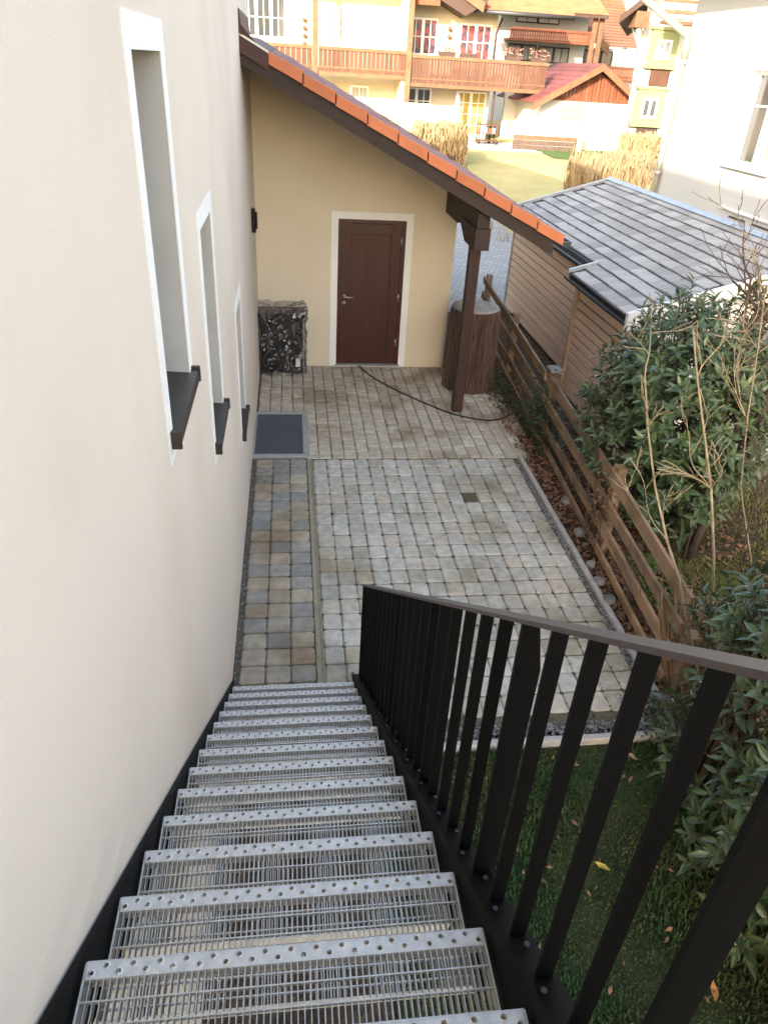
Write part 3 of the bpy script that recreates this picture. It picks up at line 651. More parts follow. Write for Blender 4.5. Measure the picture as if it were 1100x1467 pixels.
# stones between kerb and fence
for i, (px, py, r, lab) in enumerate([(812, 716, .07, 'flat pale stone at the kerb beside the lowest fence plank'), (830, 762, .065, 'angular grey stone between kerb and fence post'), (858, 832, .06, 'broken grey stone among dead leaves by the kerb'),
        (872, 858, .07, 'dark grey rock leaning on the kerb below the fence'), (846, 808, .05, 'small rock next to the fence post foot'), (940, 1000, .08, 'rough grey rock at the kerb corner')]):
    c = atZ(px, py, .03); b = MB(); vs = []; 
    for t in range(7):
        for z in (-1, -.2, .6): vs.append(c+Vector((cos(t*.9)*r*random.uniform(.7, 1.1)*(1-.15*abs(z)), sin(t*.9)*r*random.uniform(.6, 1)*(1-.15*abs(z)), z*r*.5+J(0, .006))))
    fs = [(3*t, 3*((t+1) % 7), 3*((t+1) % 7)+1, 3*t+1) for t in range(7)]+[(3*t+1, 3*((t+1) % 7)+1, 3*((t+1) % 7)+2, 3*t+2) for t in range(7)]+[tuple(3*t+2 for t in range(7))]
    b.add(vs, fs); tag(b.build('rock', stone, at=c), lab, 'rock', 'rocks along the kerb')
# crumpled clear wrap
c = atZ(938, 1002, .02); b = MB(); vs = []; fs = []
for j in range(6):
    for i in range(9): vs.append(c+Vector((-.12+.03*i, -.08+.03*j, random.uniform(0, .06)*(1 if 0 < j < 5 else .3))))
for j in range(5):
    for i in range(8): a = j*9+i; fs.append((a, a+1, a+10, a+9))
b.add(vs, fs); tag(b.build('plastic_wrap', film, at=c), 'crumpled clear plastic wrap lying on the gravel corner', 'plastic wrap')
# brushwood mat
bm = thing('brushwood_mat', 'unrolled mat of thin brown sticks at the near end of the fence', 'brushwood mat', (3.3, 3.3, 0))
sticks = []
smesh = []
for k_ in range(4):
    q = MB(); pts = [Vector((J(0, .01), J(0, .01), 0)), Vector((J(0, .02), J(0, .02), .25)), Vector((J(0, .03), J(0, .03), .52)), Vector((J(0, .05), J(0, .05), .75))]; q.tube(pts, [.010, .009, .008, .005], 5); smesh.append(q.mesh('stick', mat('stick_%d' % k_, (.40, .25, .14), (.22, .13, .08), rough=.8, scale=20, bump=.2)))
for i in range(120):
    t = i/120; x = 3.13+.50*t+J(0, .02); y = 3.52-.22*t+J(0, .03); 
    M = Matrix.Translation((x, y, J(-.02, .02))) @ Matrix.Rotation(-.12+.35*t+J(0, .08), 4, 'Y') @ Matrix.Rotation(-.55+J(0, .08), 4, 'X') @ Matrix.Scale(random.uniform(.7, 1.05), 4)
    sticks.append((M, random.choice(smesh)))
pieces(sticks, 'stick', bm, None)

# ------------------------------------------------------------ plants
def leafmesh(ln, wd, m, curve=.12):
    b = MB(); n = 4; vs = []; fs = []
    wp = [.12, .8, 1, .62, .04]
    for i in range(n+1):
        t = i/n; z = -curve*ln*t*t; wv = wd*wp[i]/2
        vs += [(t*ln, -wv, z+wv*.35), (t*ln, 0, z), (t*ln, wv, z+wv*.35)]
    for i in range(n):
        for k in range(2): a = 3*i+k; fs.append((a, a+3, a+4, a+1))
    b.add(vs, fs, None, True); return b.mesh('leaf', m)
def shoot(lst, base, d, nl, ln, meshes, stemlist, ssp=.018):
    d = d.normalized(); a0 = random.uniform(0, 6.28); q = d.to_track_quat('Z', 'Y').to_matrix()
    L_ = ssp*nl
    stemlist.append((base-d*.12, base+d*L_))
    for i in range(nl):
        t = a0+i*2.4; open_ = rad(74-34*i/nl)+J(0, .15)
        out = q @ Vector((cos(t)*sin(open_), sin(t)*sin(open_), cos(open_)))
        out = (out+Vector((0, 0, -.08))).normalized()
        side = d.cross(out); side = side.normalized() if side.length > .01 else Vector((1, 0, 0)); up = out.cross(side)
        if up.z < 0: up = -up; side = -side
        s_ = ln*random.uniform(.55, 1.2)*(.8+.2*(1-i/nl))/.1
        M = Matrix.Translation(base+d*(ssp*i)) @ Matrix((( out.x, side.x, up.x, 0), (out.y, side.y, up.y, 0), (out.z, side.z, up.z, 0), (0, 0, 0, 1))) @ Matrix.Scale(s_, 4)
        lst.append((M, random.choice(meshes)))
LM = [leafmesh(.1, .034, leafm, c) for c in (.08, .16, .28)] + [leafmesh(.1, .038, leafm, .2)]
LB = [leafmesh(.1, .042, leaf_br, .15)]
def shrub(name, label, cat, c, rad3, ns, ln, nl, bright=.0, zmin=.05, power=2.0, seed=1):
    random.seed(seed)
    root = thing(name, label, cat, (c[0], c[1], 0)); lst = []; stems = []
    c = Vector(c); ph = [random.uniform(0, 6) for _ in range(4)]
    for k in range(ns):
        z = random.uniform(-1, 1); t = random.uniform(0, 6.28); r_ = math.sqrt(1-z*z)
        n_ = Vector((r_*cos(t), r_*sin(t), z)); s_ = (abs(n_.x)**power+abs(n_.y)**power+abs(n_.z)**power)**(-1/power)
        lump = 1+.06*sin(3*t+ph[0])+.08*sin(5*z+ph[1]+2*t)+J(0, .07)
        dep = random.choice((1, 1, 1, .86, .72, .55))
        p = c+Vector((n_.x*rad3[0], n_.y*rad3[1], n_.z*rad3[2]))*s_*lump*dep
        if p.z < zmin: continue
        d = Vector((n_.x, n_.y, max(n_.z, -.2)*.7+.75))+Vector((J(0, .3), J(0, .3), 0))
        shoot(lst, p, d, nl+random.randint(-2, 2), ln, LB if random.random() < bright else LM, stems)
    b = MB()
    for a, e_ in stems: b.tube([a, e_], [.004, .0025], 4)
    for k in range(9):
        t = k*.7; top = c+Vector((cos(t)*rad3[0]*.6, sin(t)*rad3[1]*.6, rad3[2]*.3)); b.tube([(c.x+.1*cos(t), c.y+.1*sin(t), -.03), (c+top)/2*1.0-Vector((0, 0, .3)), top], [.022, .016, .008], 5)
    b.build('branches', darktwig, root)
    pieces(lst, 'leaf', root, leafm); return root
shrub('laurel_bush', 'large round cherry laurel bush growing behind the fence in front of the shed', 'bush', (4.02, 5.75, 1.12), (.74, .80, 1.02), 1150, .125, 9, .06, seed=3)
shrub('laurel_hedge', 'dense dark laurel hedge at the right edge beside the lawn', 'hedge', (3.36, 1.75, .72), (.72, 1.50, .92), 1250, .115, 8, .06, power=3, seed=5)
shrub('young_laurel', 'small laurel shoot with broad leaves standing above the dark hedge at the right edge', 'bush', (3.05, 2.75, 1.15), (.2, .22, .35), 26, .13, 8, .0, seed=6)
shrub('laurel_seedling', 'little laurel plant between the kerb corner and the stick mat', 'plant', (3.14, 3.0, .12), (.07, .07, .12), 5, .11, 6, .0, zmin=.02, seed=8)
random.seed(11)
def branch(b, p, d, L_, r, depth, spread=.85, up=.12, seg=5, kids=3):
    pts = [p]; rs = [r]; q = p
    for i in range(seg):
        d = (d+Vector((J(0, .26), J(0, .26), J(0, .2)+up*.12))).normalized(); q = q+d*(L_/seg); pts.append(q); rs.append(max(.0022, r*(1-.6*(i+1)/seg)))
    b.tube(pts, rs, 5)
    if depth > 0:
        for k in range(kids):
            i = random.randint(1, seg); dd = (d+Vector((J(0, spread), J(0, spread), J(0, spread*.6)+up))).normalized()
            branch(b, pts[i], dd, L_*random.uniform(.45, .7), max(rs[i]*.7, .0022), depth-1, spread, up, seg, kids)
def stemplant(name, label, px, ys, mt, r0, kids=4, depth=2, L_=.55):
    pts = [atY(p[0], p[1], y) for p, y in zip(px, ys)]; root = thing(name, label, 'shrub', (pts[0].x, pts[0].y, 0))
    b = MB(); n = len(pts); b.tube(pts, [r0*(1-.55*i/(n-1)) for i in range(n)], 7); b.build('trunk', mt, root)
    b = MB()
    for k in range(kids):
        i = random.randint(n//2, n-1); d = (pts[i]-pts[i-1]).normalized(); dd = (d+Vector((J(0, .9), J(0, .9), .05))).normalized()
        branch(b, pts[i], dd, L_*random.uniform(.7, 1.2), r0*.42, depth)
    b.build('twigs', mt, root); return root
stemplant('bare_shrub', 'pale bare stem forking in front of the left half of the laurel bush', [(1003, 985), (985, 900), (972, 830), (955, 775), (938, 700), (928, 620), (923, 540)], [3.45, 3.5, 3.6, 3.7, 3.8, 3.9, 4.0], twig, .012, 4, 2, .40)
stemplant('bare_shrub', 'straight pale bare stem in front of the right half of the laurel bush', [(1006, 985), (1018, 900), (1022, 800), (1018, 700), (1008, 620), (998, 540), (992, 470)], [3.45, 3.5, 3.6, 3.7, 3.8, 3.9, 4.0], twig, .012, 4, 2, .42)
stemplant('bare_tree', 'thick dark leaning trunk with bare twigs right of the laurel bush', [(985, 800), (1010, 740), (1045, 670), (1085, 600), (1130, 500), (1160, 400)], [5.1, 5.1, 5.1, 5.1, 5.0, 4.9], darktwig, .045, 8, 2, .7)
stemplant('bare_tree', 'thin reddish leaning trunk between laurel bush and thick bare trunk', [(978, 800), (1000, 720), (1025, 640), (1045, 560), (1062, 480), (1075, 400)], [5.1, 5.15, 5.2, 5.2, 5.2, 5.2], darktwig, .02, 6, 2, .5)
stemplant('bare_shrub', 'tangle of thin grey bare twigs rising at the right edge', [(1080, 900), (1075, 800), (1060, 700), (1070, 600), (1085, 500), (1095, 420)], [4.2, 4.3, 4.4, 4.4, 4.4, 4.4], twig, .008, 9, 2, .5)
stemplant('bare_shrub', 'thin brown bare shoots curving over the grass behind the hedge', [(1070, 880), (1060, 800), (1075, 740), (1090, 690)], [3.9, 4.0, 4.1, 4.1], darktwig, .009, 6, 2, .4)
# ivy tangles on posts
def tangle(c, r, n, lab, m=ivy):
    root = thing('ivy', lab, 'climbing plant', (c[0], c[1], 0)); b = MB()
    for _ in range(n):
        p = Vector(c)+Vector((random.gauss(0, r[0]), random.gauss(0, r[1]), random.gauss(0, r[2])))
        if p.z < 0: p.z = random.uniform(0, .1)
        s_ = random.uniform(.012, .026); R = Matrix.Rotation(random.uniform(0, 6.3), 3, 'Z') @ Matrix.Rotation(J(0, .9), 3, 'X')
        b.add([p+R @ Vector(v)*s_ for v in ((-1, 0, 0), (-.2, -.8, .1), (1.1, 0, 0), (-.2, .8, .1))], [(0, 1, 2), (0, 2, 3)])
    o = b.build('foliage', m, root); o['kind'] = 'stuff'
    b = MB()
    for _ in range(26):
        p = Vector((c[0]+J(0, r[0]), c[1]+J(0, r[1]*1.5), 0)); d = Vector((J(0, .3), J(0, .6), 1)); branch(b, p, d.normalized(), c[2]*1.6+.1, .004, 0, .9, 0, 6)
    b.build('vines', darktwig, root)
tangle((3.36, 7.5, .30), (.07, .32, .2), 1500, 'dark ivy covering the foot of the stone capped fence post')
tangle((3.22, 5.35, .45), (.05, .12, .22), 260, 'reddish brown vine tangled around the middle fence post', litter)
tangle((3.3, 9.0, .08), (.1, .5, .06), 700, 'low ivy creeping along the paving edge by the rain barrel')
tangle((3.28, 4.35, .35), (.05, .15, .12), 260, 'light green weed growing through the fence planks', leaf_br)
tangle((3.0, 3.1, .05), (.12, .2, .05), 350, 'dark groundcover beside the kerb corner')

# ------------------------------------------------------------ larch shed
sh = thing('garden_shed', 'larch clad garden shed with grey shingle roof in two steps', 'shed', (5.2, 10, 0))
def rs_(x): return 1.60+.30*(x-4.08)
def siding(x, ya, yb, zt, name='siding_board', z0=0.0):
    n_ = 13; h = (zt-z0)/n_
    for i in range(n_):
        b = MB(); za = z0+h*i; b.prism([(x-.004, za+.014), (x-.004, za+h-.014), (x+.004, za+h-.009), (x+.02, za+h-.009), (x+.02, za+.009), (x+.004, za+.009)][::-1], 'y', ya, yb)
        b.build(name, larch, sh)
siding(4.45, 9.33, 13.3, 1.62)
siding(4.20, 6.3, 9.20, 1.50)
b = MB(); b.box((4.475, 7.62, 0), (7.8, 13.28, 1.55)); b.box((4.225, 7.62, 0), (4.475, 9.19, 1.45)); b.build('shed_core', rubber, sh)
b = MB(); b.bbox((4.165, 9.20, 0), (4.225, 9.30, 1.52), .005); b.box((4.225, 9.22, 0), (4.47, 9.28, 1.55)); b.build('corner_trim', larchtrim, sh)
b = MB(); b.bbox((4.42, 13.30, 0), (4.48, 13.36, 1.62), .005); b.build('corner_trim', gutterm, sh)
zt = rs_
# gable wall (white panels) facing the camera
GY = 7.5
for i in range(9):
    z0 = .22*i; z1 = z0+.215
    xr_ = 8.0; 
    xa = 4.22
    if z1 > rs_(4.3)-.05: xa = max(4.3, 4.08+(z1-1.60)/.30+.2)
    if xa < xr_:
        b = MB(); b.bbox((xa, GY, z0), (xr_, GY+.03, z1), .004); b.build('gable_board', whitepanel, sh)
b = MB(); b.prism([(4.22, 1.50), (8.0, 1.50), (8.0, 1.85), (6.1, 2.08), (4.22, 1.55)], 'y', GY+.03, GY+.06); b.build('gable_backing', whitepanel, sh)
gd = MB(); a = atY(1052, 467, GY); gd.bbox((a.x, GY-.02, .0), (a.x+1.0, GY-.001, a.z), .006); gd.build('grey_door', doorgrey, sh)
# roof deck and shingles
b = MB()
def rdeck(x0, x1, y0, y1, u, d):
    b.add([(x0, y0, rs_(x0)+u), (x1, y0, rs_(x1)+u), (x1, y1, rs_(x1)+u), (x0, y1, rs_(x0)+u), (x0, y0, rs_(x0)+d), (x1, y0, rs_(x1)+d), (x1, y1, rs_(x1)+d), (x0, y1, rs_(x0)+d)], [(0, 1, 2, 3), (7, 6, 5, 4), (0, 4, 5, 1), (1, 5, 6, 2), (2, 6, 7, 3), (3, 7, 4, 0)])
rdeck(4.36, 6.15, 9.3, 13.6, -.012, -.07); rdeck(4.06, 6.15, 7.42, 9.298, -.012, -.07); b.build('roof_deck', shgap, sh)
b = MB(); b.prism([(6.15, rs_(6.15)-.01), (8.2, rs_(6.15)-.62), (8.2, rs_(6.15)-.70), (6.15, rs_(6.15)-.09)], 'y', 7.42, 13.6); b.build('rear_roof', shingle, sh)
row = .185; tabw = .30
tmv = []
for k in range(5):
    q = MB(); c1 = J(.012, .006); c2 = J(.012, .006)
    q.add([(0, 0, .0), (0, tabw-.008, .0), (row+.01, tabw-.006, .0), (row+.01, 0, .0), (c1, 0, .020), (c2, tabw-.008, .020), (row+.01, tabw-.008, .006), (row+.01, 0, .006)], [(4, 7, 6, 5), (0, 4, 5, 1), (0, 3, 7, 4), (1, 5, 6, 2)]); tmv.append(q.mesh('shingle', shingle))
lst = []; ra = -math.atan(.30)
for i in range(12):
    x = 4.05+row*cos(ra)*i
    ystart = 7.40+(.15 if i % 2 else 0)
    yend = 9.28 if x < 4.33 else 13.55
    y = ystart
    while y+tabw < yend+.1:
        if not (x > 6.1): lst.append((Matrix.Translation((x+J(0, .004), y, rs_(x)-.008)) @ Matrix.Rotation(ra, 4, 'Y') @ Matrix.Rotation(J(0, .01), 4, 'Z'), random.choice(tmv)))
        y += tabw
pieces(lst, 'shingle', sh, shingle)
for i in range(12):  # dark bitumen strips that put each shingle row's shadow line into the colour
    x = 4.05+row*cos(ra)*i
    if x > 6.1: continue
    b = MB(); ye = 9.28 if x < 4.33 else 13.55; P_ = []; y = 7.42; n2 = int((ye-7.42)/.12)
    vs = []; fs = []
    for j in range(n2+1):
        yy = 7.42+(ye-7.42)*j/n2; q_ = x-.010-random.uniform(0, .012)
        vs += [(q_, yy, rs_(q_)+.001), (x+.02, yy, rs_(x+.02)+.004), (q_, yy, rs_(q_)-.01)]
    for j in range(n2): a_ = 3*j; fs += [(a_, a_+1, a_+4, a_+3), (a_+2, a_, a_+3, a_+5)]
    b.add(vs, fs); b.build('bitumen_shadow_line', shgap, sh)
def barge(xa, xb, y0, y1, u=.035, d=-.12):
    b = MB(); b.add([(xa, y0, rs_(xa)+u), (xb, y0, rs_(xb)+u), (xb, y1, rs_(xb)+u), (xa, y1, rs_(xa)+u), (xa, y0, rs_(xa)+d), (xb, y0, rs_(xb)+d), (xb, y1, rs_(xb)+d), (xa, y1, rs_(xa)+d)], [(0, 1, 2, 3), (7, 6, 5, 4), (0, 4, 5, 1), (1, 5, 6, 2), (2, 6, 7, 3), (3, 7, 4, 0)]); b.build('barge_board', gutterm, sh)
barge(4.34, 6.17, 13.6, 13.66); barge(4.04, 4.42, 9.30, 9.345)
b = MB(); b.add([(4.04, 7.36, rs_(4.04)+.035), (6.17, 7.36, rs_(6.17)+.035), (6.17, 7.42, rs_(6.17)+.035), (4.04, 7.42, rs_(4.04)+.035), (4.04, 7.36, rs_(4.04)-.16), (6.17, 7.36, rs_(6.17)-.16), (6.17, 7.42, rs_(6.17)-.16), (4.04, 7.42, rs_(4.04)-.16)], [(0, 1, 2, 3), (7, 6, 5, 4), (0, 4, 5, 1), (1, 5, 6, 2), (2, 6, 7, 3), (3, 7, 4, 0)]); b.build('barge_board', whitepanel, sh)
b = MB(); b.prism([(6.09, rs_(6.09)+.02), (6.15, rs_(6.15)+.05), (6.22, rs_(6.15)+.02)], 'y', 7.38, 13.66); b.build('ridge_cap', gutterm, sh)
for (gx_, ya, yb) in ((4.33, 9.36, 13.6), (4.03, 7.4, 9.32)):
    z_ = rs_(gx_)-.045; pr_ = [(gx_+.05*cos(t), z_+.05*sin(t)) for t in [pi+pi*i/8 for i in range(9)]]; inn = [(gx_+.044*cos(t), z_+.044*sin(t)) for t in [2*pi-pi*i/8 for i in range(9)]]
    b = MB(); b.prism(pr_+inn, 'y', ya, yb); b.build('gutter', dgutter, sh)
# ------------------------------------------------------------ white neighbour house at the right
HX = 8.2; HY = 16.05
nh = thing('neighbour_house', 'large white rendered house with a thick grey downpipe at its corner', 'house', (11, 10, 0))
w0 = atX(1036, 233, HX); wz = w0.z; wy1 = w0.y-.12
wy0 = wy1-1.25
b = MB()
for (y0, y1, z0, z1) in ((-2, wy0, -.1, 5.6), (wy1, HY, -.1, 5.6), (wy0, wy1, -.1, wz), (wy0, wy1, wz+1.45, 5.6)):
    b.add([(HX, y0, z0), (HX, y1, z0), (HX, y1, z1), (HX, y0, z1)], [(3, 2, 1, 0)])
b.box((HX+.25, -2, -.1), (18, HY, 5.6)); b.add([(HX, HY, -.1), (HX+.25, HY, -.1), (HX+.25, HY, 5.6), (HX, HY, 5.6)], [(0, 1, 2, 3)])
b.add([(HX, -2, -.1), (HX+.25, -2, -.1), (HX+.25, -2, 5.6), (HX, -2, 5.6)], [(3, 2, 1, 0)])
b.build('wall', fwhite, nh)
wf = MB(); t = .07; xx = HX+.12
for y in (wy0, wy1): pass
wf.box((HX, wy0, wz), (HX+.25, wy0+.02, wz+1.45)).box((HX, wy1-.02, wz), (HX+.25, wy1, wz+1.45)).box((HX, wy0, wz+1.43), (HX+.25, wy1, wz+1.45))
wf.box((xx, wy0+.02, wz), (xx+.06, wy0+.02+t, wz+1.43)).box((xx, wy1-.02-t, wz), (xx+.06, wy1-.02, wz+1.43)).box((xx, wy0+.09, wz+1.36), (xx+.06, wy1-.09, wz+1.43)).box((xx, wy0+.09, wz), (xx+.06, wy1-.09, wz+t))
ym = (wy0+wy1)/2; wf.box((xx-.01, ym-.05, wz+t), (xx+.06, ym+.05, wz+1.36)).box((xx+.01, wy0+.09, wz+.9), (xx+.05, ym-.05, wz+.93)).box((xx+.01, ym+.05, wz+.9), (xx+.05, wy1-.09, wz+.93))
wo = wf.build('window', white, nh)
g = MB(); g.box((xx+.03, wy0+.09, wz+t), (xx+.035, ym-.05, wz+1.36)); g.build('pane', curtain, wo); g = MB(); g.box((xx+.03, ym+.05, wz+t), (xx+.035, wy1-.09, wz+1.36)); g.build('pane', glass, wo)
g = MB(); g.bbox((HX-.07, wy0-.12, wz-.05), (HX+.12, wy1+.12, wz-.012), .006); g.build('sill', white, nh)
sandm = mat('sand_band', (.55, .5, .42), rough=.9)
for (ya_, yb_) in ((wy0-.14, wy0), (wy1, wy1+.14)): g = MB(); g.box((HX-.006, ya_, wz), (HX, yb_, wz+1.6)); g.build('window_band', sandm, nh)
# base vents
vb = atX(1032, 295, HX); b = MB(); b.bbox((HX-.05, vb.y-3.5, vb.z-.02), (HX, vb.y, vb.z+.02), .006); b.build('base_ledge', white, nh)
for i in range(3): b = MB(); b.box((HX-.01, vb.y-.9-.75*i, vb.z-.13), (HX, vb.y-.35-.75*i, vb.z-.10)); b.build('vent_slot', dgutter, nh)
b = MB(); b.prism([(HX-.85, 5.52), (HX-.85, 5.64), (13, 7.9), (13, 7.75)], 'y', -2.5, HY+.3); b.prism([(13, 7.75), (13, 7.9), (18.8, 5.3), (18.8, 5.2)], 'y', -2.5, HY+.3); b.build('roof', darkwood, nh)
# downpipe with swan neck
dp = atY(950, 215, HY-.3); top = atX(984, 62, HX-.08)
px_ = HX-.085; py_ = HY-.13
b = MB(); el = atX(925, 0, HX-.75)
b.tube([el+(el-Vector((px_, py_, top.z+.12)))*.25, el, Vector((px_, py_+.02, top.z+.12)), Vector((px_, py_, top.z-.05)), Vector((px_, py_, top.z-.3))], .07, 12)
b.tube([Vector((px_, py_, top.z-.3)), Vector((px_, py_, .0))], .06, 12); pipe = b.build('downpipe', mat('pale_pipe', (.27, .265, .235), (.22, .215, .19), rough=.45, metal=.2, scale=4, bump=.03), nh)
for z_ in (top.z-.35, 2.1, .6): q = MB(); q.lathe([(.072, 0), (.074, .02), (.074, .06), (.072, .08)], (px_, py_, z_), 16); q.build('pipe_clip', gutterm, pipe)

# ------------------------------------------------------------ far buildings
def fwin(root, px0, py0, px1, py1, Y, pane, cols=2, rows=2, leaf=2, fm_=white, depth=.12, dz=0):
    a = atY(px0, py0, Y); c = atY(px1, py1, Y); x0, x1 = a.x, c.x; z0, z1 = min(a.z, c.z), max(a.z, c.z); t = .07
    b = MB(); yf = Y-.03
    b.box((x0, yf, z0), (x0+t, yf+.08, z1)).box((x1-t, yf, z0), (x1, yf+.08, z1)).box((x0+t, yf, z1-t), (x1-t, yf+.08, z1)).box((x0+t, yf, z0), (x1-t, yf+.08, z0+t))
    xs = [x0+(x1-x0)*i/leaf for i in range(leaf+1)]
    for x in xs[1:-1]: b.box((x-.07, yf-.005, z0+t), (x+.07, yf+.075, z1-t))
    for i in range(leaf):
        xa, xb = xs[i]+.07, xs[i+1]-.07
        for c_ in range(1, cols): x = xa+(xb-xa)*c_/cols; b.box((x-.018, yf+.01, z0+t), (x+.018, yf+.05, z1-t))
        for r_ in range(1, rows): z = z0+(z1-z0)*r_/rows; b.box((xa, yf+.012, z-.018), (xb, yf+.052, z+.018))
    wo = b.build('window', fm_, root)
    for i in range(leaf):
        q = MB(); q.box((xs[i]+.07, yf+.045, z0+t), (xs[i+1]-.07, yf+.06, z1-t)); q.build('pane', pane[i] if isinstance(pane, list) else pane, wo)
    return x0, x1, z0, z1
def wallbox(root, px0, py0, px1, py1, Y, D, m, name='wall'):
    a = atY(px0, py0, Y); c = atY(px1, py1, Y); b = MB(); b.box((a.x, Y, min(a.z, c.z)), (c.x, Y+D, max(a.z, c.z))); return b.build(name, m, root), a, c
def balcony(root, x0, x1, z0, z1, Y, n_, m=fwood, name='balcony_board', D=1.6, rm=fwood2):
    w_ = (x1-x0)/n_
    for i in range(n_):
        b = MB(); b.box((x0+w_*i+.008, Y, z0+.16), (x0+w_*(i+1)-.008, Y+.025, z1-.14)); b.build(name, m, root)
    b = MB(); b.bbox((x0, Y-.05, z1-.14), (x1, Y+.08, z1), .01); b.build('balcony_rail', rm, root)
    b = MB(); b.bbox((x0, Y-.03, z0), (x1, Y+.06, z0+.16), .01); b.build('balcony_beam', rm, root)
    b = MB(); b.box((x0, Y+.03, z0+.02), (x1, Y+D, z0+.14)); b.build('balcony_floor', rm, root)
    b = MB(); b.box((x0, Y-.02, z0+.30), (x1, Y-.001, z0+.36)); b.build('balcony_slat', rm, root)
YA = 38.
ap = thing('apartment_house', 'cream alpine apartment house with long brown wooden balconies', 'house', (5, YA+3, .8))
gz = .80
xm = atY(585, 100, YA).x; xe = atY(712, 150, YA).x
xw0 = -8.
zt1 = 8.2
b = MB(); b.box((xm-.02, YA+1.7, gz-.3), (xe, YA+9, 6.55)); b.build('wall', fcream, ap, label='cream wall of the right part')
b = MB(); b.box((xw0, YA+1.9, gz-.3), (xm-.02, YA+9, 9.2)); b.build('wall', fcream, ap)
# angled partition wall
b = MB(); b.box((xm-.30, YA+.1, gz-.3), (xm-.08, YA+1.89, 7.5)); b.build('partition_wall', fcream, ap)
# balconies
zr1 = atY(500, 68, YA).z; zr0 = atY(500, 110, YA).z
xc = atY(452, 60, YA).x
balcony(ap, xw0, xc-.14, zr0, zr1, YA, 40); balcony(ap, xc+.14, xm-.12, zr0, zr1, YA, 20)
zb1 = atY(690, 84, YA).z; zb0 = atY(690, 130, YA).z; xb1 = atY(782, 110, YA).x
balcony(ap, xm+.14, xb1, zb0, zb1, YA, 44)
for x in (xc, xm):
    b = MB(); b.bbox((x-.13, YA-.1, gz-.3), (x+.11, YA+.1, 9.0), .02); b.build('balcony_post', fwood2, ap)
b = MB(); b.box((xw0, YA-.1, 6.9), (xm+.1, YA+1.9, 7.2)); b.build('upper_balcony_floor', fwood2, ap)
b = MB(); b.box((xm+.2, YA+.3, 6.1), (atY(632, 10, YA).x, YA+.4, 7.4)); b.build('upper_balcony_board', fred, ap)
YW = YA+1.87
fwin(ap, 345, -8, 410, 56, YW, glass, 2, 2, 3); fwin(ap, 462, 8, 530, 70, YW, curtain, 2, 2, 3)
fwin(ap, 502, 122, 527, 160, YW, curtain, 2, 2, 1)
YR = YA+1.67
fwin(ap, 586, 24, 624, 80, YR, redcheck, 2, 2, 2); fwin(ap, 660, 33, 700, 88, YR, redcheck, 2, 2, 2)
fwin(ap, 576, 124, 614, 182, YR, glass, 2, 3, 2); fwin(ap, 654, 130, 690, 196, YR, yellowc, 2, 4, 2)
# roof of right part
r0 = atY(690, 14, YA+.6); r1 = atY(822, 26, YA+.6)
def tileroof(root, x0, x1, y0, y1, z0, z1, m, nx, ny, name='roof_tile'):
    """rows of slightly wavy tiles on a slope rising away from the camera"""
    b = MB(); b.add([(x0, y0, z0-.05), (x1, y0, z0-.05), (x1, y1, z1-.05), (x0, y1, z1-.05), (x0, y0, z0-.2), (x1, y0, z0-.2), (x1, y1, z1-.2), (x0, y1, z1-.2)], [(0, 1, 2, 3), (7, 6, 5, 4), (0, 4, 5, 1), (1, 5, 6, 2), (2, 6, 7, 3), (3, 7, 4, 0)]); ro = b.build('roof', fdark, root)
    q = MB(); V = []; Fc = []
    for j in range(ny):
        for i in range(nx):
            xa, xb = x0+(x1-x0)*i/nx, x0+(x1-x0)*(i+1)/nx; xm_ = (xa*.4+xb*.6)
            ya, yb = y0+(y1-y0)*j/ny, y0+(y1-y0)*(j+1.05)/ny; za, zb_ = z0+(z1-z0)*j/ny, z0+(z1-z0)*(j+1.05)/ny; k_ = len(V)
            V += [(xa, ya, za+.03), (xm_, ya, za+.09), (xb, ya, za+.03), (xa, yb, zb_-.01), (xm_, yb, zb_+.04), (xb, yb, zb_-.01), (xa, ya, za-.03), (xm_, ya, za-.0), (xb, ya, za-.03)]
            Fc += [(k_, k_+1, k_+4, k_+3), (k_+1, k_+2, k_+5, k_+4), (k_+6, k_+7, k_+1, k_), (k_+7, k_+8, k_+2, k_+1)]
    q.add(V, Fc); o = q.build('roof_tiles', m, root); o['kind'] = 'stuff'; return ro
tileroof(ap, r0.x-.3, r1.x, YA+.6, YA+7, r0.z+.05, r0.z+3.0, ftile, 46, 22)
b = MB(); b.tube([(r0.x-.3, YA+.5, r0.z-.06), (r1.x, YA+.5, r0.z-.06)], .09, 8); b.build('gutter', dgutter, ap)
b = MB(); a = atY(588, -4, YA+.2); b.add([(a.x, YA+.2, a.z+.6), (a.x+2.5, YA+.2, r0.z-.3), (r0.x+.2, YA+.2, r0.z+.3), (r0.x-1.5, YA+.2, r0.z+1.9), (a.x, YA+1.6, a.z+.6), (a.x+2.5, YA+1.6, r0.z-.3), (r0.x+.2, YA+1.6, r0.z+.3), (r0.x-1.5, YA+1.6, r0.z+1.9)], [(0, 1, 2, 3), (7, 6, 5, 4), (0, 4, 5, 1), (1, 5, 6, 2), (2, 6, 7, 3)]); b.build('gable_timber', fdark, ap)
b = MB(); c1 = atY(650, -12, YA+.1); c2 = atY(692, 18, YA+.1); b.add([(c1.x, YA+.08, c1.z), (c2.x, YA+.08, c2.z), (c2.x+.05, YA+.08, c2.z+.35), (c1.x+.05, YA+.08, c1.z+.35), (c1.x, YA+.18, c1.z), (c2.x, YA+.18, c2.z), (c2.x+.05, YA+.18, c2.z+.35), (c1.x+.05, YA+.18, c1.z+.35)], [(0, 1, 2, 3), (7, 6, 5, 4), (0, 4, 5, 1), (1, 5, 6, 2), (2, 6, 7, 3), (3, 7, 4, 0)]); b.build('barge_board', fwood2, ap)
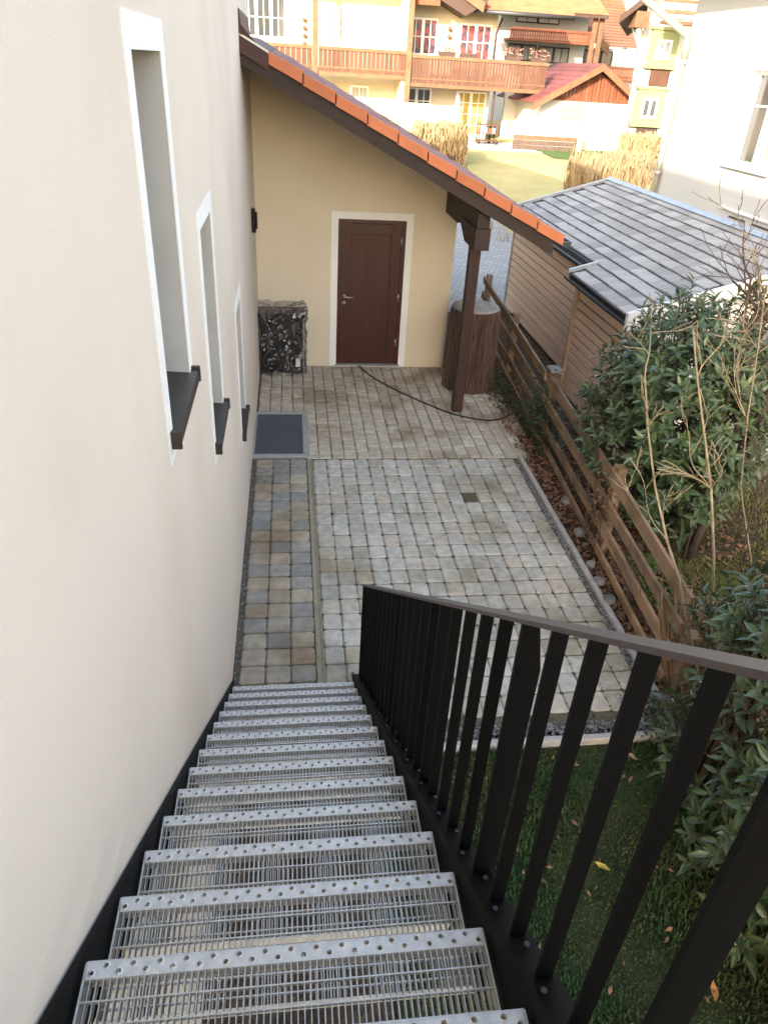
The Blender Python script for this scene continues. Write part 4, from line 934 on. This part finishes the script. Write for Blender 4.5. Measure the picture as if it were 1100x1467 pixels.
b = MB(); p0 = atY(716, 130, YA+1.5); b.tube([(xe+.15, YA+1.5, r0.z-.2), (xe-.05, YA+1.55, r0.z-.8), (xe-.05, YA+1.55, zb1)], .05, 6); b.build('downpipe', fdark, ap); b = MB(); b.tube([(xe-.15, YA+.2, zb0), (xe-.15, YA+.2, gz)], .055, 6); b.build('downpipe', fdark, ap)
for (px, lab) in ((608, 0), (760, 0)): pass
# planters on balcony rail
for i, (px, lab) in enumerate([(640, 'dark planter with dry plants on the balcony rail left of the right window'), (672, 'planter with pink flowers under the right balcony window'), (735, 'planter with pale flowers near the balcony end'), (772, 'planter of trailing flowers at the balcony corner')]):
    c = atY(px, 83, YA+.15); pt = thing('planter', lab, 'planter', (c.x, YA+.2, zb1), 'planters on the long balcony')
    b = MB(); b.prism([(-.35+c.x, zb1), (.35+c.x, zb1), (.40+c.x, zb1+.18), (-.40+c.x, zb1+.18)], 'y', YA+.1, YA+.3); b.build('box', fdark, pt)
    b = MB()
    for _ in range(120): litter_leaf(b, (c.x+J(0, .45), YA+.2+J(0, .15), zb1+.2+random.uniform(-.1, .3)), .07)
    o = b.build('flowers', flower if i else litter, pt); o['kind'] = 'stuff'
# bells / lamp on walls
for (px, py, lab) in ((436, 25, 'string of hanging bells on the cream balcony wall'), (644, 38, 'small wall lamp between the red curtained windows')):
    c = atY(px, py, YW if px < 500 else YR); b = MB()
    for k_ in range(4 if px < 500 else 2): b.lathe([(.02, 0), (.10, -.08), (.09, -.15), (.03, -.18)], (c.x, c.y-.12, c.z-.3*k_), 8)
    tag(b.build('wall_bells' if px < 500 else 'wall_lantern', fwood2, at=c), lab, 'bells' if px < 500 else 'lantern')
# parasol, cart, terrace
b = MB(); a = atY(668, 206, YA); 
tx0, tx1 = atY(630, 200, YA-1).x, atY(785, 205, YA-1).x
b = MB(); b.box((xm, YA-3.2, gz-.12), (tx1-.9, YA+1.7, gz+.03)); structure(b.build('terrace', concrete))
c = atY(652, 182, YA+.6); pa = thing('closed_parasol', 'closed pale blue parasol beside the yellow curtained terrace door', 'parasol', (c.x, YA+.6, gz))
b = MB(); b.lathe([(.06, .35), (.22, .5), (.17, 1.2), (.10, 1.8), (.02, 2.15)], (c.x, YA+.6, gz), 10); b.build('canopy', parasol, pa)
b = MB(); b.tube([(c.x, YA+.6, gz), (c.x, YA+.6, gz+2.25)], .025, 6); b.build('pole', white, pa); b = MB(); b.lathe([(.25, 0), (.25, .06), (.05, .1)], (c.x, YA+.6, gz+.03), 10); b.build('base', concrete, pa)
c = atY(696, 200, YA-.2); ca = thing('serving_cart', 'small brown wooden cart on the terrace near the drainpipe', 'cart', (c.x, YA-.2, gz))
for z in (.15, .45, .8): b = MB(); b.box((c.x-.45, YA-.45, gz+z), (c.x+.45, YA+.05, gz+z+.04)); b.build('shelf', fwood, ca)
for sx in (-.43, .43):
    for sy in (-.43, .03): b = MB(); b.box((c.x+sx-.025, YA+sy-.025, gz+.05), (c.x+sx+.025, YA+sy+.025, gz+.95)); b.build('leg', fwood, ca)
for sx in (-.43, .43): b = MB(); b.tube([(c.x+sx, YA-.5, gz+.11), (c.x+sx, YA-.46, gz+.11)], .09, 10); b.build('wheel', fdark, ca)
for i in range(4): b = MB(); b.box((c.x-.38+.2*i, YA-.35, gz+.49), (c.x-.24+.2*i, YA-.15, gz+.7)); b.build('bottle', [fwhite, parasol, fred, fwhite][i], ca)
c = atY(592, 165, YA-.4); sc = thing('wicker_screen', 'pale slatted screen beside the balcony post on the ground floor', 'screen', (c.x, YA-.4, gz))
for i in range(9): b = MB(); b.box((c.x-.7+.16*i, YA-.4, gz), (c.x-.56+.16*i, YA-.36, gz+1.5)); b.build('slat', larchtrim, sc)
b = MB(); b.box((c.x-.72, YA-.44, gz+1.5), (c.x+.75, YA-.33, gz+1.56)); b.build('top_rail', larchtrim, sc)

# garage with wooden gable
YG = 37.0
ga = thing('garage', 'white garage with red brown boarded gable and dark red tiled roof', 'garage', (16, YG+3, .9))
a = atY(768, 190, YG); c = atY(893, 205, YG); el_ = atY(768, 140, YG).z; gx0, gx1 = a.x, c.x
b = MB(); b.box((gx0, YG, .3), (gx1, YG+6, el_)); b.build('wall', fwhite, ga)
apx = atY(858, 93, YG); ex0 = atY(775, 145, YG); ex1 = atY(908, 130, YG)
wtop = lambda x: (apx.z-.25)-(abs(x-apx.x))*((apx.z-.3-el_)/(apx.x-gx0) if x < apx.x else (apx.z-.3-el_-.2)/(gx1-apx.x))
n_ = 26
for i in range(n_):
    xa = gx0+(gx1-gx0)*i/n_; xb = gx0+(gx1-gx0)*(i+1)/n_
    b = MB(); y0, y1 = YG-.04, YG-.005; b.add([(xa+.012, y0, el_-.05), (xb-.012, y0, el_-.05), (xb-.012, y0, max(el_, wtop(xb))), (xa+.012, y0, max(el_, wtop(xa))), (xa+.012, y1, el_-.05), (xb-.012, y1, el_-.05), (xb-.012, y1, max(el_, wtop(xb))), (xa+.012, y1, max(el_, wtop(xa)))], [(0, 1, 2, 3), (7, 6, 5, 4), (0, 4, 5, 1), (1, 5, 6, 2), (2, 6, 7, 3), (3, 7, 4, 0)]); b.build('gable_board', fred, ga)
def gslope(xa, za, xb, zb_, y0, y1, m, name, up=0.0, th=.12):
    b = MB(); b.add([(xa, y0, za+up), (xb, y0, zb_+up), (xb, y1, zb_+up), (xa, y1, za+up), (xa, y0, za+up-th), (xb, y0, zb_+up-th), (xb, y1, zb_+up-th), (xa, y1, za+up-th)], [(0, 1, 2, 3), (7, 6, 5, 4), (0, 4, 5, 1), (1, 5, 6, 2), (2, 6, 7, 3), (3, 7, 4, 0)]); return b.build(name, m, ga)
ovl = gx0-.5; ovr = gx1+.45
zl = apx.z-(apx.x-ovl)*(apx.z-.05-el_)/(apx.x-gx0); zr_ = apx.z-(ovr-apx.x)*(apx.z-.25-el_)/(gx1-apx.x)
for i in range(9):
    t0, t1 = i/9, (i+1.1)/9; gslope(ovl+(apx.x-ovl)*t0, zl+(apx.z-zl)*t0+.04, min(apx.x, ovl+(apx.x-ovl)*t1), min(apx.z, zl+(apx.z-zl)*t1), YG-.6, YG+6.3, fredtile, 'tile_course', .06, .06)
gslope(ovl, zl, apx.x, apx.z, YG-.62, YG-.5, fwood2, 'barge_board', .04, .28); gslope(apx.x, apx.z, ovr, zr_, YG-.62, YG-.5, fwood2, 'barge_board', .04, .28)
for i in range(7):
    t0, t1 = i/7, (i+1)/7; gslope(apx.x+(ovr-apx.x)*t0, apx.z+(zr_-apx.z)*t0, apx.x+(ovr-apx.x)*t1, apx.z+(zr_-apx.z)*t1+.03, YG-.6, YG+6.3, fredtile, 'tile_course', .06, .06)
a = atY(803, 150, YG); c = atY(832, 174, YG); wb = MB(); wb.box((a.x-.05, YG-.03, c.z-.05), (c.x+.05, YG-.004, a.z+.05)); wo = wb.build('glass_block_window', fwhite, ga)
for i in range(5):
    for j in range(4):
        b = MB(); dx_ = (c.x-a.x)/5; dz_ = (a.z-c.z)/4; b.bbox((a.x+dx_*i+.02, YG-.06, c.z+dz_*j+.02), (a.x+dx_*(i+1)-.02, YG-.031, c.z+dz_*(j+1)-.02), .01); b.build('glass_block', glassblock, wo)
b = MB(); q = atY(886, 150, YG-.1); b.tube([(gx1-.15, YG-.08, el_), (gx1-.15, YG-.08, .9)], .05, 6); b.build('downpipe', gutterm, ga)
# low wall & planks left of garage
b = MB(); a = atY(738, 185, YG+1); c = atY(772, 190, YG+1)
fw_ = thing('garden_wall', 'low weathered retaining wall between terrace and garage', 'wall', (a.x, YG-1, .8))
a = atY(738, 180, YG-1.2); c = atY(828, 190, YG-1.2)
for i in range(3): b = MB(); b.bbox((a.x, YG-1.25, .82+.2*i), (c.x, YG-1.12, 1.0+.2*i), .01); b.build('plank', darktwig if i < 2 else fwood2, fw_)
b = MB(); b.box((c.x, YG-1.3, .6), (c.x+.2, YG-1.0, 1.7)); b.build('pillar', concrete, fw_)
# grey side wall behind terrace
b = MB(); b.box((atY(722, 150, YG+4).x, YG+4, .3), (gx0-.01, YG+4.2, 3.6)); tag(b.build('side_wall', fwhite, at=(gx0-2, YG+4, 0)), 'shaded white wall in the passage left of the garage', 'wall')
# green strip lawn in front of garage
sheet('green_lawn', atY(775, 200, YG-2).x, 60, YG-4.2, YG-.05, -.025, greenlawn, 1, 8)

# second house behind with two balconies and an orange roof
YB2 = 52.
bh = thing('balcony_house', 'white house behind the garage with two red brown balconies', 'house', (22, YB2+3, 1))
a = atY(715, 120, YB2); c = atY(838, 130, YB2)
b = MB(); ztp = atY(800, 20, YB2).z; b.box((a.x, YB2+1.5, .8), (c.x, YB2+9, ztp)); b.build('wall', fwhite, bh)
r1_ = atY(735, 38, YB2).z; r0_ = atY(735, 58, YB2).z
balcony(bh, a.x+.3, c.x, r0_, r1_, YB2, 36, fred, rm=fred)
fwin(bh, 728, 62, 765, 88, YB2+1.45, curtain, 2, 1, 2, fdark); fwin(bh, 772, 66, 812, 92, YB2+1.45, curtain, 2, 1, 2, fdark)
for x in (a.x+6.0, c.x-.1): b = MB(); b.bbox((x-.15, YB2-.1, .8), (x+.15, YB2+.1, ztp), .02); b.build('balcony_post', fwood2, bh)
fwin(bh, 740, 22, 800, 36, YB2+1.45, white, 2, 1, 2, fdark)
tileroof(bh, a.x-2, c.x+.5, YB2-.5, YB2+8, ztp+.1, ztp+3.5, ftile, 40, 18)
YO = 56.
oh = thing('orange_roof_house', 'house with bright orange tiled roof and dark balcony behind the garage', 'house', (28, YO+3, 1))
def P4(pts, th, m, name, root, Ys):
    top = [atY(p[0], p[1], y) for p, y in zip(pts, Ys)]; b = MB(); n_ = len(top); b.add(top+[p-Vector((0, 0, th)) for p in top], [tuple(range(n_)), tuple(range(2*n_-1, n_-1, -1))]+[(i, n_+i, n_+(i+1) % n_, (i+1) % n_) for i in range(n_)]); return b.build(name, m, root)
# roof slope as courses between verge line and eave line
A0, A1 = atY(806, 0, YO), atY(872, 66, YO); B0, B1 = atY(893, 3, YO+9), atY(912, 68, YO+9)
A0 = A0+(A0-A1)*.25; B0 = B0+(B0-B1)*.1
nC = 17
for i in range(nC):
    t0, t1 = i/nC, (i+1.08)/nC; b = MB(); a_, c_ = A0.lerp(A1, t0), A0.lerp(A1, t1); d_, e_ = B0.lerp(B1, t0), B0.lerp(B1, t1); u = Vector((0, 0, .07))
    b.add([a_, c_+u, e_+u, d_, a_-u, c_-u*.5, e_-u*.5, d_-u], [(0, 1, 2, 3), (7, 6, 5, 4), (0, 4, 5, 1), (1, 5, 6, 2), (2, 6, 7, 3), (3, 7, 4, 0)]); b.build('tile_course', ftile, oh)
b = MB(); v_ = Vector((.0, -.15, 0)); dn = Vector((0, 0, -.55)); b.add([A0+v_, A1+v_, A1+v_+dn, A0+v_+dn, A0, A1, A1+dn, A0+dn], [(0, 1, 2, 3), (7, 6, 5, 4), (0, 4, 5, 1), (1, 5, 6, 2), (2, 6, 7, 3), (3, 7, 4, 0)]); b.build('barge_board', fwood2, oh)
a = atY(826, 110, YO+1.5); c = atY(905, 110, YO+1.5); zz = atY(880, 70, YO+1.5).z
b = MB(); b.box((a.x, YO+1.5, .8), (c.x+3, YO+8.5, zz)); b.build('wall', fwhite, oh)
b = MB(); b.add([(a.x, YO+1.5, zz+.01), (A1.x-.6, YO+1.5, zz+.01), (a.x, YO+1.5, zz+3.2), (a.x, YO+2, zz+.01), (A1.x-.6, YO+2, zz+.01), (a.x, YO+2, zz+3.2)], [(0, 1, 2), (5, 4, 3), (0, 3, 4, 1), (1, 4, 5, 2)]); b.build('gable_timber', fdark, oh)
fwin(oh, 832, 70, 842, 92, YO+1.45, glass, 1, 1, 1, fdark); fwin(oh, 846, 72, 874, 96, YO+1.45, glass, 1, 1, 2, fdark)
z1_, z0_ = atY(880, 95, YO).z, atY(880, 118, YO).z; balcony(oh, atY(830, 90, YO).x, atY(908, 100, YO).x, z0_, z1_, YO, 22, fred, rm=fwood)
# white house with green framed windows
YD = 33.
wd = thing('green_window_house', 'white gabled house with two green framed windows above each other', 'house', (18, YD+3, 1))
a = atY(905, 195, YD); c = atY(985, 200, YD); xd0 = atY(890, 195, YD).x
b = MB(); b.prism([(xd0, YD), (xd0+9, YD), (xd0+12.6, YD+8), (xd0+3.7, YD+8)], 'z', .3, 9.5); b.build('wall', fwhite, wd)
for (p0, p1, q0, q1) in ((934, 42, 968, 95), (913, 127, 948, 178)):
    a = atY(p0, p1, YD); c = atY(q0-6, q1, YD); b = MB(); b.box((a.x, YD-.14, c.z), (c.x, YD-.001, a.z)); b.build('window_bay', fgreen, wd)
    b = MB(); b.box((a.x-.08, YD-.2, c.z-.12), (c.x+.08, YD-.0015, c.z)); b.box((a.x-.08, YD-.2, a.z), (c.x+.08, YD-.0015, a.z+.1)); b.build('bay_trim', fgreen, wd)
    x0, x1 = a.x+.28, c.x-.28; z0, z1 = c.z+.2, a.z-.32
    b = MB(); b.box((x0, YD-.20, z0), (x0+.07, YD-.145, z1)).box((x1-.07, YD-.20, z0), (x1, YD-.145, z1)).box((x0+.07, YD-.20, z0), (x1-.07, YD-.145, z0+.09)).box((x0+.07, YD-.2, z1-.07), (x1-.07, YD-.145, z1)).box(((x0+x1)/2-.05, YD-.2, z0+.09), ((x0+x1)/2+.05, YD-.145, z1-.07)); wo = b.build('window', white, wd)
    b = MB(); b.box((x0+.07, YD-.165, z0+.09), (x1-.07, YD-.146, z1-.07)); b.build('pane', curtain if p1 < 100 else glass, wo)
for (p0, p1, q0, q1, m_) in ((932, 99, 954, 124, fwood), (912, 178, 938, 194, fdark)):
    a = atY(p0, p1, YD); c = atY(q0, q1, YD); b = MB(); b.box((a.x, YD-.07, c.z), (c.x, YD-.001, a.z)); b.build('timber_panel', m_, wd)
b = MB(); a = atY(888, 22, YD-.8); c = atY(955, -30, YD-.8); b.add([(a.x, YD-.8, a.z), (c.x, YD-.8, c.z), (c.x+4, YD+8, c.z), (a.x+4, YD+8, a.z), (a.x, YD-.8, a.z-.25), (c.x, YD-.8, c.z-.25), (c.x+4, YD+8, c.z-.25), (a.x+4, YD+8, a.z-.25)], [(0, 1, 2, 3), (7, 6, 5, 4), (0, 4, 5, 1), (1, 5, 6, 2), (2, 6, 7, 3), (3, 7, 4, 0)]); b.build('roof', fdark, wd)
b = MB(); a = atY(903, 35, YD-.3); c = atY(925, 22, YD-.3); b.box((a.x, YD-.7, a.z-.1), (c.x, YD-.05, c.z+.1)); b.build('purlin', fwood2, wd)
b = MB(); a = atY(903, 28, YD-.15); b.tube([(a.x, YD-.15, a.z), (xd0+.12, YD-.12, a.z-1.2), (xd0+.12, YD-.12, .9)], .06, 6); b.build('downpipe', gutterm, wd)
a = atY(952, -4, YD-1.6); c = atY(998, 40, YD-1.6)
for i in range(5):
    z = c.z+(a.z-c.z)*i/5; b = MB(); b.box((a.x, YD-1.7-.12*(4-i), z+.03), (c.x+1, YD-1.6, z+(a.z-c.z)/5-.03)); b.build('canopy_board', larchtrim if i % 2 else fwood2, wd)
# dry hedges
def dryhedge(x0, x1, y0, y1, h, n, label, lean=.08, wd_=.012):
    root = thing('dry_hedge', label, 'hedge', ((x0+x1)/2, (y0+y1)/2, ramp(y0)), 'dry hedges in the garden'); b = MB(); V = []; Fc = []
    for _ in range(n):
        x = random.uniform(x0, x1); y = random.uniform(y0, y1); z = ramp(y)+random.uniform(-.05, h*.7); hh = random.uniform(.15, .4)*h; a = random.uniform(0, 3.14); dx, dy = cos(a)*wd_*random.uniform(.5, 2), sin(a)*wd_; l1, l2 = J(0, lean), J(0, lean)
        zt_ = min(z+hh, ramp(y)+h*(1+.07*sin(x*3)+J(0, .05))); k_ = len(V)
        V += [(x-dx, y-dy, z), (x+dx, y+dy, z), (x+dx+l1, y+dy+l2, zt_), (x-dx+l1, y-dy+l2, zt_)]; Fc.append((k_, k_+1, k_+2, k_+3))
    b.add(V, Fc); o = b.build('dry_leaves', straw, root); o['kind'] = 'stuff'
a = atZ(600, 232, .55); p = atY(597, 222, 30); q = atY(668, 222, 30)
dryhedge(p.x, q.x, 30, 31.4, atY(640, 178, 30).z-ramp(30), 5000, 'pale dry beech hedge in front of the cream house', .1, .02)
p = atY(822, 282, 22); q = atY(932, 282, 22); dryhedge(p.x+.5, q.x+.5, 22, 24.5, atY(880, 232, 22).z-ramp(22), 9000, 'wide straw coloured hedge at the far end of the shed roof', .08, .012)
p = atY(896, 225, 31.5); q = atY(946, 230, 31.5); dryhedge(p.x, q.x, 31.5, 32.6, atY(920, 192, 31.5).z-ramp(31.5), 2500, 'small dry hedge below the green framed windows', .1, .02)
# small twiggy shrubs behind the lean-to roof
for i, (px, y) in enumerate(((700, 20), (735, 19), (770, 20))):
    p = atY(px, 290, y); root = thing('bare_shrub', ['low bare twigs left behind the tiled roof edge', 'low bare twigs in the middle behind the tiled roof edge', 'low bare twigs nearest the shed roof corner'][i], 'shrub', (p.x, y, ramp(y)), 'low bare shrubs on the far lawn')
    b = MB()
    for k_ in range(14): branch(b, Vector((p.x+J(0, .3), y+J(0, .3), ramp(y))), Vector((J(0, .4), J(0, .4), 1)).normalized(), random.uniform(.5, .95), .008, 1, .4, .2, 3, 2)
    b.build('twigs', twig, root)
# trees beyond the roofs
for i in range(16):
    x = 30+4.2*i; y = 95+J(0, 8); root = thing('bare_tree', 'tall bare winter tree far behind the orange roof', 'tree', (x, y, 1.2), 'bare trees behind the houses')
    b = MB(); base = Vector((x, y, 0)); b.tube([base, base+Vector((0, 0, 6))], [.3, .2], 6); b.build('trunk', darktwig, root)
    b = MB(); 
    for k_ in range(6): branch(b, base+Vector((0, 0, 3+k_*.6)), Vector((J(0, .6), J(0, .6), 1)).normalized(), 6, .09, 2, .6, .2, 3, 3)
    b.build('crown', darktwig, root)
